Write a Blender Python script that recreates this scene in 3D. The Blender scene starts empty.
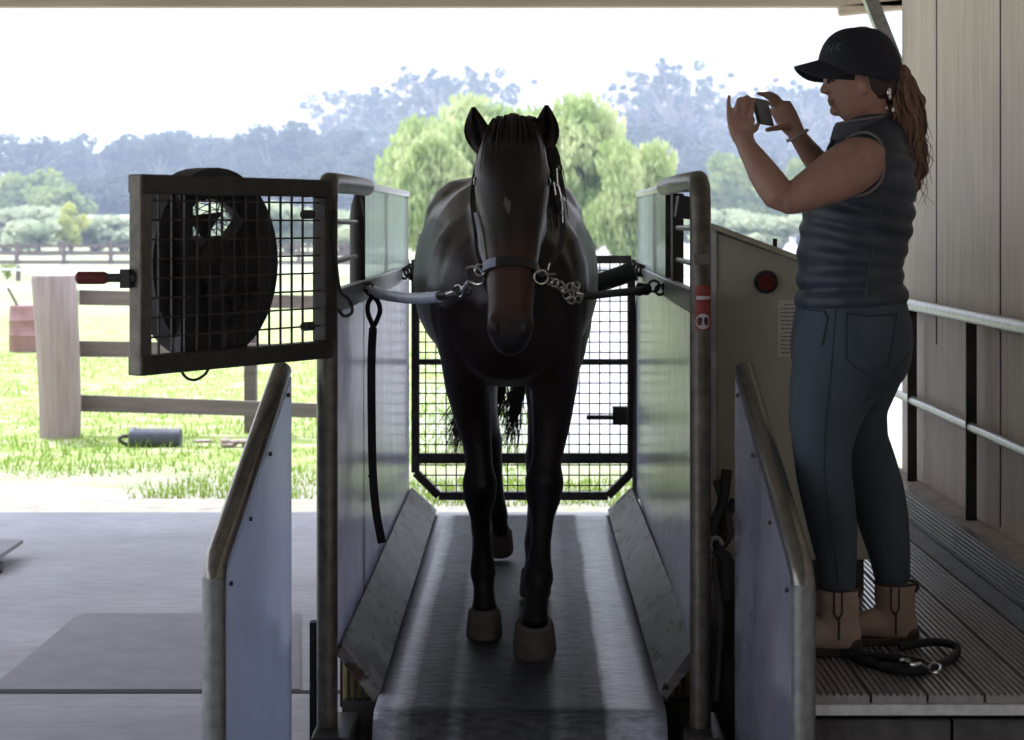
import bpy, bmesh, math, random
from mathutils import Vector, Matrix, noise
from mathutils.bvhtree import BVHTree
S = bpy.context.scene
COL = S.collection
F, CX, CY, CH = 1978.0, 526.0, 225.0, 1.67     # focal length in px, eye point in the frame, eye height
def V(*a): return Vector(a)
def P(px, py, y):                               # a point of the place seen at this spot, y metres away
    return Vector(((px-CX)*y/F, y, CH-(py-CY)*y/F))
R = math.radians
ORG = {}
# ------------------------------------------------------------------ materials
def _n(nt, t, **kw):
    n = nt.nodes.new(t)
    for k, v in kw.items(): setattr(n, k, v)
    return n
def ramp(nt, fac, stops):
    r = _n(nt, 'ShaderNodeValToRGB'); e = r.color_ramp.elements
    k4 = lambda c: (c[0], c[1], c[2], 1) if hasattr(c, '__len__') else (c, c, c, 1)
    e[0].position = stops[0][0]; e[0].color = k4(stops[0][1]); e[1].position = stops[-1][0]; e[1].color = k4(stops[-1][1])
    for p, c in stops[1:-1]: q = e.new(p); q.color = k4(c)
    nt.links.new(fac, r.inputs[0]); return r.outputs[0]
def mixc(nt, f, a, b, bt='MIX'):
    m = _n(nt, 'ShaderNodeMix', data_type='RGBA', blend_type=bt)
    for s, v in ((0, f), (6, a), (7, b)):
        if hasattr(v, 'is_linked'): nt.links.new(v, m.inputs[s])
        elif s == 0: m.inputs[0].default_value = v
        else: m.inputs[s].default_value = (v[0], v[1], v[2], 1)
    return m.outputs[2]
def noi(nt, scale, detail=4, vec=None, rough=.55, sc=(1, 1, 1)):
    t = _n(nt, 'ShaderNodeTexCoord'); m = _n(nt, 'ShaderNodeMapping'); m.inputs['Scale'].default_value = sc
    nt.links.new(t.outputs['Object'] if vec is None else vec, m.inputs[0])
    n = _n(nt, 'ShaderNodeTexNoise'); n.inputs['Scale'].default_value = scale; n.inputs['Detail'].default_value = detail
    n.inputs['Roughness'].default_value = rough
    nt.links.new(m.outputs[0], n.inputs['Vector']); return n.outputs[0]
def bump(nt, bs, h, strength=.2, dist=.01):
    b = _n(nt, 'ShaderNodeBump'); b.inputs['Strength'].default_value = strength; b.inputs['Distance'].default_value = dist
    nt.links.new(h, b.inputs['Height']); nt.links.new(b.outputs[0], bs.inputs['Normal'])
MATS = {}
def mat(name, col, rough=.6, metal=0., col2=None, scale=12, sc=(1, 1, 1), bmp=0., lo=.35, hi=.65, spec=.5, bdist=.004, extra=None):
    m = bpy.data.materials.new(name); m.use_nodes = True; nt = m.node_tree
    bs = nt.nodes['Principled BSDF']; bs.inputs['Roughness'].default_value = rough; bs.inputs['Metallic'].default_value = metal
    bs.inputs['Specular IOR Level'].default_value = spec
    if col2 is None: col2 = tuple(c*.72 for c in col)
    f = noi(nt, scale, sc=sc)
    c = ramp(nt, f, [(lo, col2), (hi, col)])
    nt.links.new(c, bs.inputs['Base Color'])
    if bmp: bump(nt, bs, f, bmp, bdist)
    if extra: extra(nt, bs, c, f)
    MATS[name] = m; return m
# ------------------------------------------------------------------ mesh collector
class MB:
    def __init__(s): s.v = []; s.f = []
    def add(s, vs, fs):
        b = len(s.v); s.v += [Vector(v) for v in vs]; s.f += [tuple(b+i for i in f) for f in fs]; return s
    def hexa(s, p):                             # 8 corners: bottom ring 0-3, top ring 4-7
        return s.add(p, [(3, 2, 1, 0), (4, 5, 6, 7), (0, 1, 5, 4), (1, 2, 6, 5), (2, 3, 7, 6), (3, 0, 4, 7)])
    def box(s, lo, hi, rot=None, c=None):
        x0, y0, z0 = lo; x1, y1, z1 = hi
        p = [V(x0, y0, z0), V(x1, y0, z0), V(x1, y1, z0), V(x0, y1, z0), V(x0, y0, z1), V(x1, y0, z1), V(x1, y1, z1), V(x0, y1, z1)]
        if rot is not None:
            c = c or (V(*lo)+V(*hi))/2
            p = [rot @ (q-c)+c for q in p]
        return s.hexa(p)
    def bar(s, a, b, w, h, up=(0, 0, 1)):       # rectangular bar from a to b, w across, h along up
        a, b = Vector(a), Vector(b); t = (b-a).normalized(); u = Vector(up)
        sd = t.cross(u).normalized(); u = sd.cross(t).normalized()
        q = [a-sd*w/2-u*h/2, a+sd*w/2-u*h/2, b+sd*w/2-u*h/2, b-sd*w/2-u*h/2, a-sd*w/2+u*h/2, a+sd*w/2+u*h/2, b+sd*w/2+u*h/2, b-sd*w/2+u*h/2]
        return s.hexa(q)
    def prism(s, poly, d):
        n = len(poly); d = Vector(d); poly = [Vector(p) for p in poly]
        return s.add(poly+[p+d for p in poly], [tuple(range(n))[::-1], tuple(range(n, 2*n))]+[(i, (i+1) % n, (i+1) % n+n, i+n) for i in range(n)])
    def tube(s, pts, r, n=12, closed=False, smooth=0):
        pts = [Vector(p) for p in pts]
        if smooth: pts, r = spline(pts, r, smooth, closed)
        k = len(pts); rr = r if hasattr(r, '__len__') else [r]*k
        vs = []; up = None
        for i in range(k):
            if closed: t = pts[(i+1) % k]-pts[i-1]
            else: t = pts[min(i+1, k-1)]-pts[max(i-1, 0)]
            t = t.normalized()
            if up is None:
                up = V(0, 0, 1) if abs(t.z) < .9 else V(0, 1, 0)
            up = (up-t*up.dot(t)).normalized(); sd = t.cross(up)
            for j in range(n):
                a = 2*math.pi*j/n; vs.append(pts[i]+(sd*math.cos(a)+up*math.sin(a))*rr[i])
        fs = []
        for i in range(k if closed else k-1):
            for j in range(n):
                a = i*n+j; b = i*n+(j+1) % n; c = ((i+1) % k)*n+(j+1) % n; d = ((i+1) % k)*n+j
                fs.append((a, b, c, d))
        if not closed: fs += [tuple(range(n))[::-1], tuple((k-1)*n+j for j in range(n))]
        return s.add(vs, fs)
    def loft(s, rings, n=20, side=(1, 0, 0), ex=2., capr=True):
        """rings: (center, a, b[, front]) a along side, b across; tapered round ends"""
        k = len(rings); vs = []; side = Vector(side)
        cs = [Vector(r[0]) for r in rings]
        for i, r in enumerate(rings):
            t = (cs[min(i+1, k-1)]-cs[max(i-1, 0)]).normalized()
            sd = (side-t*side.dot(t)).normalized(); up = t.cross(sd)
            for j in range(n):
                a = 2*math.pi*j/n; c, q = math.cos(a), math.sin(a)
                c = math.copysign(abs(c)**(2/ex), c); q = math.copysign(abs(q)**(2/ex), q)
                vs.append(cs[i]+sd*c*r[1]+up*q*r[2])
        fs = []
        for i in range(k-1):
            for j in range(n):
                fs.append((i*n+j, i*n+(j+1) % n, (i+1)*n+(j+1) % n, (i+1)*n+j))
        if capr:
            t0 = (cs[0]-cs[1]).normalized(); t1 = (cs[-1]-cs[-2]).normalized()
            for (ci, t, idx, fl) in ((cs[0], t0, 0, True), (cs[-1], t1, k-1, False)):
                m = min(rings[idx][1], rings[idx][2])*.55; b = len(vs)
                for j in range(n): vs.append((vs[idx*n+j]-ci)*.66+ci+t*m*.7)
                vs.append(ci+t*m)
                for j in range(n):
                    q = (idx*n+j, b+j, b+(j+1) % n, idx*n+(j+1) % n); w = (b+j, b+n, b+(j+1) % n)
                    fs += [q, w] if fl else [q[::-1], w[::-1]]
        else: fs += [tuple(range(n))[::-1], tuple((k-1)*n+j for j in range(n))]
        return s.add(vs, fs)
    def ball(s, c, r, n=14, rot=None):
        c = Vector(c); r = Vector(r) if hasattr(r, '__len__') else V(r, r, r); vs = []; m = n//2+1
        for i in range(1, m):
            ph = math.pi*i/m
            for j in range(n):
                a = 2*math.pi*j/n; q = V(math.sin(ph)*math.cos(a)*r.x, math.sin(ph)*math.sin(a)*r.y, math.cos(ph)*r.z)
                vs.append(c+(rot @ q if rot else q))
        for z in (r.z, -r.z): q = V(0, 0, z); vs.append(c+(rot @ q if rot else q))
        t = len(vs)-2; fs = []
        for i in range(m-2):
            for j in range(n): fs.append((i*n+j, (i+1)*n+j, (i+1)*n+(j+1) % n, i*n+(j+1) % n))
        for j in range(n): fs += [(t, j, (j+1) % n), (t+1, (m-2)*n+(j+1) % n, (m-2)*n+j)]
        return s.add(vs, fs)
    def cyl(s, a, b, r0, r1=None, n=20): return s.tube([a, b], [r0, r0 if r1 is None else r1], n)
    def mesh(s, name):
        me = bpy.data.meshes.new(name); me.from_pydata([tuple(v) for v in s.v], [], s.f); me.update()
        bm = bmesh.new(); bm.from_mesh(me); bmesh.ops.recalc_face_normals(bm, faces=bm.faces[:]); bm.to_mesh(me); bm.free()
        return me
    def build(s, name, m, parent=None, bevel=0., org=None, flat=False, fast=False, ang=40):
        o0 = ORG[parent.name] if parent else Vector(org or (0, 0, 0))
        s.v = [v-o0 for v in s.v]
        if fast:
            me = bpy.data.meshes.new(name); me.from_pydata([tuple(v) for v in s.v], [], s.f); me.update()
        else: me = s.mesh(name)
        o = bpy.data.objects.new(name, me); COL.objects.link(o)
        if parent: o.parent = parent
        else: o.location = o0
        ORG[o.name] = o0
        me.materials.append(MATS[m] if isinstance(m, str) else m)
        if bevel:
            b = o.modifiers.new('b', 'BEVEL'); b.width = bevel; b.segments = 2; b.limit_method = 'ANGLE'; b.angle_limit = R(40)
        if not flat:
            me.shade_smooth(); me.set_sharp_from_angle(angle=R(ang))
        return o
def spline(pts, r, k, closed=False):
    n = len(pts); rr = r if hasattr(r, '__len__') else [r]*n; out = []; ro = []
    for i in range(n if closed else n-1):
        p = [pts[(i+d) % n] if closed else pts[max(0, min(n-1, i+d))] for d in (-1, 0, 1, 2)]
        for q in range(k):
            t = q/k
            out.append(.5*((2*p[1])+(p[2]-p[0])*t+(2*p[0]-5*p[1]+4*p[2]-p[3])*t*t+(3*p[1]-p[0]-3*p[2]+p[3])*t**3))
            ro.append(rr[i]*(1-t)+rr[(i+1) % n]*t)
    if not closed: out.append(pts[-1]); ro.append(rr[-1])
    return out, ro
def tag(o, label, cat, group=None, kind=None):
    o['label'] = label; o['category'] = cat
    if group: o['group'] = group
    if kind: o['kind'] = kind
    return o
def thing(name, loc, label, cat, group=None):
    o = bpy.data.objects.new(name, None); COL.objects.link(o); o.location = Vector(loc); o.empty_display_size = .1
    ORG[o.name] = Vector(loc); return tag(o, label, cat, group)
def struct(o): o['kind'] = 'structure'; return o
def remesh(mb, name, m, voxel, parent, it=6, fac=.5, dec=0):
    """union of overlapping closed shapes as one continuous smooth skin"""
    tmp = bpy.data.objects.new('tmp', mb.mesh('tmp')); COL.objects.link(tmp)
    r = tmp.modifiers.new('r', 'REMESH'); r.mode = 'VOXEL'; r.voxel_size = voxel
    sm = tmp.modifiers.new('s', 'SMOOTH'); sm.factor = fac; sm.iterations = it
    if dec: d = tmp.modifiers.new('d', 'DECIMATE'); d.ratio = dec
    bpy.context.view_layer.update()
    dg = bpy.context.evaluated_depsgraph_get()
    me = bpy.data.meshes.new_from_object(tmp.evaluated_get(dg)); me.name = name
    bvh = BVHTree.FromPolygons([v.co.copy() for v in me.vertices], [tuple(p.vertices) for p in me.polygons])
    COL.objects.unlink(tmp); bpy.data.objects.remove(tmp)
    o0 = ORG[parent.name]
    me.transform(Matrix.Translation(-o0)); me.shade_smooth(); me.materials.clear(); me.materials.append(MATS[m])
    o = bpy.data.objects.new(name, me); COL.objects.link(o); o.parent = parent; ORG[o.name] = o0
    return o, bvh
def hit(bvh, px, py, off=.0015):                # where the eye's line through (px,py) meets a surface
    e = V(0, 0, CH); d = (P(px, py, 5)-e).normalized(); h = bvh.ray_cast(e, d)
    return None if h[0] is None else h[0]-d*off
# ------------------------------------------------------------------ camera
cam = bpy.data.cameras.new('camera'); co = bpy.data.objects.new('camera', cam); COL.objects.link(co)
co.location = (0, 0, CH); co.rotation_euler = (R(90), 0, 0)
cam.sensor_width = 36; cam.lens = F/1024*36; cam.shift_x = -(CX-512)/1024; cam.shift_y = (CY-370)/1024
cam.clip_end = 6000; cam.clip_start = .05
cam.dof.use_dof = True; cam.dof.focus_distance = 6.2; cam.dof.aperture_fstop = 6.3
S.camera = co
S.view_settings.view_transform = 'Standard'; S.view_settings.look = 'None'
S.view_settings.gamma = 1; S.view_settings.use_curve_mapping = False; S.view_settings.exposure = 0.12
# ------------------------------------------------------------------ sky and sun
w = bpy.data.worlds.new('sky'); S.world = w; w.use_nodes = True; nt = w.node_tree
bg = nt.nodes['Background']
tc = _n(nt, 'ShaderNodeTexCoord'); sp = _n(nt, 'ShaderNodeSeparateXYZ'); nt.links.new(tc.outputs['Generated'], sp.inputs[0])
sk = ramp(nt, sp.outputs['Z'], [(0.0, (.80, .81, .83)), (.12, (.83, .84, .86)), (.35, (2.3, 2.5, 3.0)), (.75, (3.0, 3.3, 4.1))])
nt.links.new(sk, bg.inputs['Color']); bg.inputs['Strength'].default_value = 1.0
sun = bpy.data.lights.new('sun', 'SUN'); sun.energy = 5.2; sun.angle = R(.6); sun.color = (1, .985, .96)
so = bpy.data.objects.new('sun', sun); COL.objects.link(so); so.location = (-8, 20, 25)
so.rotation_euler = (V(-.55, .80, 1.75)).to_track_quat('Z', 'Y').to_euler()
# ------------------------------------------------------------------ materials
def belt_x(nt, bs, c, f):
    t = _n(nt, 'ShaderNodeTexCoord'); s2 = _n(nt, 'ShaderNodeSeparateXYZ'); nt.links.new(t.outputs['Object'], s2.inputs[0])
    mp = _n(nt, 'ShaderNodeMapRange'); mp.inputs[1].default_value = -.46; mp.inputs[2].default_value = .42
    nt.links.new(s2.outputs[0], mp.inputs[0])
    wob = noi(nt, 3, sc=(6, .5, 1)); ad = _n(nt, 'ShaderNodeMath', operation='MULTIPLY_ADD'); ad.inputs[1].default_value = .05
    nt.links.new(wob, ad.inputs[0]); nt.links.new(mp.outputs[0], ad.inputs[2])
    g = lambda v: (v*.93, v*.97, v*1.1)
    wear = ramp(nt, ad.outputs[0], [(.02, g(.52)), (.13, g(.60)), (.19, g(.14)), (.30, g(.09)), (.33, g(.20)), (.37, g(.10)), (.64, g(.08)), (.68, g(.18)), (.76, g(.10)), (.83, g(.12)), (.85, g(.42)), (.90, g(.62)), (1.0, g(.55))])
    fine = noi(nt, 22, sc=(1, 3.2, 1)); fr = ramp(nt, fine, [(.3, .6), (.7, 1.25)])
    fin = noi(nt, 90, sc=(.25, 1.4, 1)); fr2 = ramp(nt, fin, [(.3, .8), (.7, 1.15)])
    o = mixc(nt, 1., wear, fr, 'MULTIPLY'); o = mixc(nt, 1., o, fr2, 'MULTIPLY')
    nt.links.new(o, bs.inputs['Base Color'])
    bw = _n(nt, 'ShaderNodeRGBToBW'); nt.links.new(o, bw.inputs[0])
    nt.links.new(ramp(nt, bw.outputs[0], [(.06, .12), (.45, 1.)]), bs.inputs['Specular IOR Level'])
    nt.links.new(ramp(nt, bw.outputs[0], [(.06, .55), (.45, .34)]), bs.inputs['Roughness'])
    wv = _n(nt, 'ShaderNodeTexWave', bands_direction='Y'); wv.inputs['Scale'].default_value = 14; wv.inputs['Distortion'].default_value = 1.5
    nt.links.new(t.outputs['Object'], wv.inputs[0]); bump(nt, bs, wv.outputs['Fac'], .25, .002)
mat('belt_rubber', (.1, .1, .1), rough=.34, extra=belt_x, spec=.6)
def concrete_x(nt, bs, c, f):
    big = noi(nt, .7, 5); st = ramp(nt, big, [(.38, (.76, .75, .75)), (.6, (1, 1, 1))])
    sp_ = noi(nt, 14, 6, sc=(.5, 1.6, 1)); s3 = ramp(nt, sp_, [(.35, .85), (.6, 1.04)])
    o = mixc(nt, 1., mixc(nt, 1., c, st, 'MULTIPLY'), s3, 'MULTIPLY'); nt.links.new(o, bs.inputs['Base Color'])
mat('concrete', (.325, .305, .322), rough=.6, col2=(.265, .25, .265), scale=2.2, bmp=.06, extra=concrete_x)
mat('floor_mat', (.26, .245, .255), rough=.8, col2=(.215, .20, .21), scale=6, bmp=.2)
mat('wall_joint', (.16, .13, .11), rough=.9)
mat('joint', (.03, .028, .025), rough=.9)
mat('block', (.13, .125, .12), rough=.9, col2=(.08, .078, .076), scale=20, bmp=.4)
mat('ledge_concrete', (.62, .54, .49), rough=.9, col2=(.46, .40, .37), scale=14, bmp=.4)
def wall_x(nt, bs, c, f):
    v = noi(nt, 5, 5, sc=(1, 5, .35)); a = ramp(nt, v, [(.3, (.86, .84, .82)), (.62, (1.03, 1.02, 1.02))])
    v2 = noi(nt, 30, 3, sc=(1, 1.5, .12)); b = ramp(nt, v2, [(.28, .92), (.42, 1)])
    nt.links.new(mixc(nt, 1., mixc(nt, 1., c, a, 'MULTIPLY'), b, 'MULTIPLY'), bs.inputs['Base Color'])
mat('wall_sheet', (.92, .81, .72), rough=.7, col2=(.86, .755, .67), scale=3, extra=wall_x)
mat('ceiling_board', (.40, .36, .31), rough=.9, scale=2)
mat('beam_wood', (.52, .43, .33), rough=.75, col2=(.44, .36, .28), scale=5, sc=(.3, 4, 4))
mat('galv', (.42, .43, .43), rough=.42, metal=.75, col2=(.30, .31, .31), scale=30, bmp=.05)
mat('galv_dark', (.17, .155, .125), rough=.4, metal=.5, col2=(.10, .092, .075), scale=25, bmp=.05)
mat('galv_post', (.27, .28, .27), rough=.45, metal=.6, col2=(.19, .20, .19), scale=30)
mat('galv_bright', (.68, .70, .68), rough=.35, metal=.3, col2=(.52, .54, .53), scale=40)
mat('frame_dark', (.060, .056, .044), rough=.5, metal=.3, col2=(.035, .033, .027), scale=18)
mat('steel_dark', (.075, .07, .065), rough=.5, metal=.4, col2=(.045, .042, .04), scale=18)
mat('black', (.018, .018, .019), rough=.5, col2=(.012, .012, .013))
mat('black_rubber', (.03, .03, .032), rough=.75)
mat('chrome', (.75, .74, .72), rough=.22, metal=1., col2=(.55, .54, .52), scale=60)
mat('brass', (.62, .58, .48), rough=.25, metal=1.)
def sheet_x(nt, bs, c, f, k=.42):                     # pale plastic sheet that lets some daylight through
    tl = _n(nt, 'ShaderNodeBsdfTranslucent'); nt.links.new(c, tl.inputs[0]); mx = _n(nt, 'ShaderNodeMixShader'); mx.inputs[0].default_value = k
    nt.links.new(bs.outputs[0], mx.inputs[1]); nt.links.new(tl.outputs[0], mx.inputs[2]); nt.links.new(mx.outputs[0], nt.nodes['Material Output'].inputs[0])
def panel_x(nt, bs, c, f):
    s1 = noi(nt, 9, 4, sc=(2, 2, .22)); a = ramp(nt, s1, [(.3, (.88, .88, .90)), (.55, (1, 1, 1))])
    d = noi(nt, 11, 5, sc=(1, 1.2, .5)); dm = ramp(nt, d, [(.70, 0.), (.735, 1.)])
    o = mixc(nt, dm, mixc(nt, 1., c, a, 'MULTIPLY'), (.10, .07, .05)); nt.links.new(o, bs.inputs['Base Color']); sheet_x(nt, bs, o, f, .28)
mat('panel_white', (.72, .72, .82), rough=.24, col2=(.60, .61, .70), scale=4, extra=panel_x, spec=.7)
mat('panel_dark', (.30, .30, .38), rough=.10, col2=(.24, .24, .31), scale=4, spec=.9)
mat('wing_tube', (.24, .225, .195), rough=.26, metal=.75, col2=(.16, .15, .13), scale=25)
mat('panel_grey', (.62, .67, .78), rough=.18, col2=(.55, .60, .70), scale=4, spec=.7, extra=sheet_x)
def kick_x(nt, bs, c, f):
    d = noi(nt, 13, 5, sc=(1.6, .55, 2)); dm = ramp(nt, d, [(.575, 0.), (.60, 1.)])
    big = noi(nt, 2.1, 3, sc=(2.5, 1, 2.5)); bm_ = ramp(nt, big, [(.57, 0.), (.60, 1.)])
    st = noi(nt, 40, 4, sc=(.3, 1.5, 1)); s2 = ramp(nt, st, [(.3, .75), (.65, 1.1)])
    o = mixc(nt, 1., c, s2, 'MULTIPLY'); o = mixc(nt, dm, o, (.02, .017, .015)); o = mixc(nt, bm_, o, (.05, .03, .02)); nt.links.new(o, bs.inputs['Base Color'])
mat('kick', (.25, .235, .235), rough=.5, spec=.35, col2=(.13, .115, .105), scale=5, sc=(1, .8, 1), extra=kick_x)
def clear_mat(name, col, f_):
    m = bpy.data.materials.new(name); m.use_nodes = True; nt = m.node_tree; bs = nt.nodes['Principled BSDF']; out = nt.nodes['Material Output']
    bs.inputs['Base Color'].default_value = (*col, 1); bs.inputs['Roughness'].default_value = .15
    tr = _n(nt, 'ShaderNodeBsdfTransparent'); tr.inputs[0].default_value = (.86, .95, .90, 1); mx = _n(nt, 'ShaderNodeMixShader')
    s1 = noi(nt, 8, 5, sc=(2, 2.2, .25)); r_ = ramp(nt, s1, [(.3, f_-.13), (.65, f_+.13)]); nt.links.new(r_, mx.inputs[0])
    nt.links.new(tr.outputs[0], mx.inputs[1]); nt.links.new(bs.outputs[0], mx.inputs[2]); tl = _n(nt, 'ShaderNodeBsdfTranslucent'); tl.inputs[0].default_value = (.80, .86, .86, 1); m2 = _n(nt, 'ShaderNodeMixShader'); m2.inputs[0].default_value = .6
    nt.links.new(bs.outputs[0], m2.inputs[1]); nt.links.new(tl.outputs[0], m2.inputs[2]); nt.links.new(m2.outputs[0], mx.inputs[2])
    nt.links.new(mx.outputs[0], out.inputs[0]); MATS[name] = m
clear_mat('perspex', (.78, .84, .86), .66)
mat('deck_board', (.30, .27, .265), rough=.28, col2=(.21, .19, .185), scale=8, sc=(4, .6, 1), bmp=.1, spec=.7)
mat('cabinet_grey', (.46, .455, .35), rough=.6, col2=(.42, .41, .31), scale=3)
mat('cabinet_pale', (.60, .60, .58), rough=.5)
mat('red_plastic', (.13, .008, .006), rough=.4); mat('red_grip', (.16, .022, .02), rough=.6, col2=(.10, .015, .014))
mat('sticker_red', (.30, .05, .045), rough=.55, col2=(.24, .04, .04)); mat('sticker_white', (.62, .60, .58), rough=.6, col2=(.5, .48, .46))
mat('notice', (.62, .60, .52), rough=.7, col2=(.58, .56, .49)); mat('print', (.16, .15, .13), rough=.8)
mat('yellow_sheet', (.62, .52, .2), rough=.5, col2=(.25, .19, .07), scale=10)
mat('hose', (.62, .68, .80), rough=.25, col2=(.50, .56, .68), scale=20); mat('webbing', (.02, .022, .025), rough=.8)
mat('post_wood', (.32, .25, .235), rough=.85, col2=(.24, .185, .175), scale=7, sc=(4, 4, .35), bmp=.5, bdist=.02)
mat('rail_wood', (.17, .135, .125), rough=.9, col2=(.12, .095, .09), scale=4, sc=(.4, 4, 6), bmp=.3)
mat('fence_brown', (.16, .115, .11), rough=.9); mat('white_rail', (.85, .85, .82), rough=.6)
mat('rust_red', (.27, .15, .15), rough=.7, col2=(.20, .10, .10), scale=5)
# ------------------------------------------------------------------ the shelter
m = MB().box((-9, -5, -.25), (1.75, 11.5, 0)); struct(m.build('floor', 'concrete'))
m = MB()
m.box((-9, 7.05, 0.0), (.6, 7.09, .003)); struct(m.build('trim_1', 'joint'))['label'] = 'dark expansion joint across the concrete floor'
m = MB().prism([P(-60, 690, 1978*1.668/465), P(206, 690, 1978*1.668/465), P(300, 690, 7.096), P(300, 614, 1978*1.668/389), P(84, 614, 1978*1.668/389), P(76, 617, 8.42), P(0, 681, 7.24)], (0, 0, 0.004))
tag(m.build('floor_mat', 'floor_mat', org=(-1.6, 7.7, 0)), 'grey rubber mat with a cut corner lying flat on the concrete floor', 'mat')
m = MB().box((1.62, 1.5, 0), (1.75, 8.52, 3.25))
struct(m.build('wall_right', 'wall_sheet'))
m = MB()
for yy in (7.8, 6.75, 5.6, 4.5): m.box((1.617, yy-.003, .64 if yy < 7 else 1.2), (1.621, yy+.005, 3.2))
struct(m.build('trim_2', 'wall_joint'))
m = MB().box((-3.2, -1.6, 0), (1.75, -1.5, 3.25)); struct(m.build('light_block_back', 'ceiling_board'))  # unseen wall added behind the camera to block skylight from that side
m = MB().box((-4.8, -1.5, 3.25), (3.3, 12.85, 3.35)); struct(m.build('ceiling', 'ceiling_board'))
m = MB().box((-5.0, 12.85, 3.085), (3.4, 12.93, 3.42)); struct(m.build('trim_3', 'beam_wood', bevel=.01))
m = MB().bar(P(838, 10, 12.89), P(960, -2, 12.89), .08, .085)
tag(m.build('roof_batten', 'beam_wood', org=P(838, 10, 12.89), bevel=.02), 'short pale timber beam end under the roof edge at right', 'beam')
bt = MB().bar(P(818, -135, 8.8), P(903, 78, 8.54), .05, .035, up=(0, 1, 0)).bar(P(818, -135, 8.8)+V(-.03, 0, 0), P(903, 78, 8.54)+V(-.03, 0, 0), .012, .06, up=(0, 1, 0))
tag(bt.build('roof_brace', 'galv', org=P(903, 78, 8.54)), 'slanting galvanised steel roof brace above the black cap', 'brace')
# ------------------------------------------------------------------ raised deck at right
dk = thing('deck', (1.1, 4.81, 0), 'raised walkway of ribbed boards the woman stands on, with steel edge', 'deck')
m = MB(); x = .70; bw = .1385; zt = .53; y0, y1 = 4.81, 8.6
while x < 1.46:
    segs = [(y0, y1)] if x < 1.19 else [(y0, 6.80), (6.806, y1)]
    for (ya, yb) in segs:
        prof = []; xa = x+.003; xb = min(x+bw-.003, 1.472); ng = 8; gw = (xb-xa)/ng
        for g in range(ng):
            a = xa+g*gw; prof += [(a+.0005, zt), (a+gw*.52, zt), (a+gw*.62, zt-.006), (a+gw*.9, zt-.006)]
        prof += [(xb, zt), (xb, zt-.024), (xa, zt-.024)]
        m.prism([V(px_, ya, z_) for px_, z_ in prof], (0, yb-ya, 0))
    x += bw
m.build('boards', 'deck_board', dk, flat=True)
MB().box((.69, 4.80, .480), (1.50, 4.84, .5055)).build('edge_angle', 'galv_bright', dk)
MB().box((.70, 4.9, .46), (1.47, 8.6, .50)).build('subframe', 'steel_dark', dk)
m = MB()
for x0, x1 in ((.70, 1.045), (1.052, 1.45)): m.box((x0, 4.86, 0), (x1, 5.05, .455))
m.build('block_base', 'block', dk, bevel=.006)
m = MB()
for ya, yb in ((4.6, 6.81), (6.82, 8.6)):
    prof = [(1.475, .53), (1.505, .53), (1.505, .64), (1.475, .64)]
    for k in range(7, 0, -1): z = .53+k*.0148; prof += [(1.475, z+.004), (1.482, z+.002), (1.482, z-.003), (1.475, z-.005)]
    m.prism([V(a, ya, b) for a, b in prof], (0, yb-ya, 0))
m.build('kick_strip', 'deck_board', dk, flat=True)
m = MB()
for i in range(11): m.box((1.506, 4.3+i*.4, 0), (1.617, 4.3+i*.4+.392, .625))
tag(m.build('ledge', 'ledge_concrete', org=(1.56, 6.5, 0), bevel=.008), 'low concrete block ledge along the foot of the right wall', 'ledge')
hr = thing('handrail', (1.56, 7, .62), 'pipe handrail on flat posts along the pale right wall', 'railing')
MB().tube([V(1.567, 4.6, 1.35), V(1.567, 8.75, 1.345)], .024, 14).build('top_rail', 'galv_bright', hr)
MB().tube([V(1.575, 4.6, .955), V(1.575, 8.75, .955)], .017, 12).build('mid_rail', 'galv_bright', hr)
for yy in (5.93, 7.0, 8.07): MB().box((1.556, yy-.006, .6), (1.594, yy+.006, 1.345)).build('post', 'steel_dark', hr)
# ------------------------------------------------------------------ treadmill
tm = thing('treadmill', (-.02, 7.7, 0), 'large galvanised horse treadmill with white side walls and a wide worn belt', 'treadmill')
YN, YF = 5.8, 9.65
# belt: flat run then down over the front roller
prof = [(YF+.05, .25), (YF, .25)]
prof += [(YN+.35-i*.05, .25) for i in range(7)]
for i in range(13): a = R(90+i*11); prof.append((YN+.02+math.cos(a)*.11, .14+math.sin(a)*.11))
m = MB(); xs = [-.445+.855*i/16 for i in range(17)]; vs = []; fs = []
for (yy, zz) in prof: vs += [V(xx, yy, zz) for xx in xs]
for i in range(len(prof)-1):
    for j in range(16): fs.append((i*17+j, i*17+j+1, (i+1)*17+j+1, (i+1)*17+j))
m.add(vs, fs); b = m.build('belt', 'belt_rubber', tm); so_ = b.modifiers.new('s', 'SOLIDIFY'); so_.thickness = .008; so_.offset = -1
MB().cyl((-.43, YN+.02, .14), (.40, YN+.02, .14), .095, n=28).build('front_roller', 'steel_dark', tm)
MB().box((-.44, YN+.15, .0), (.40, YF, .235)).build('bed', 'steel_dark', tm, bevel=.01)
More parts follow.
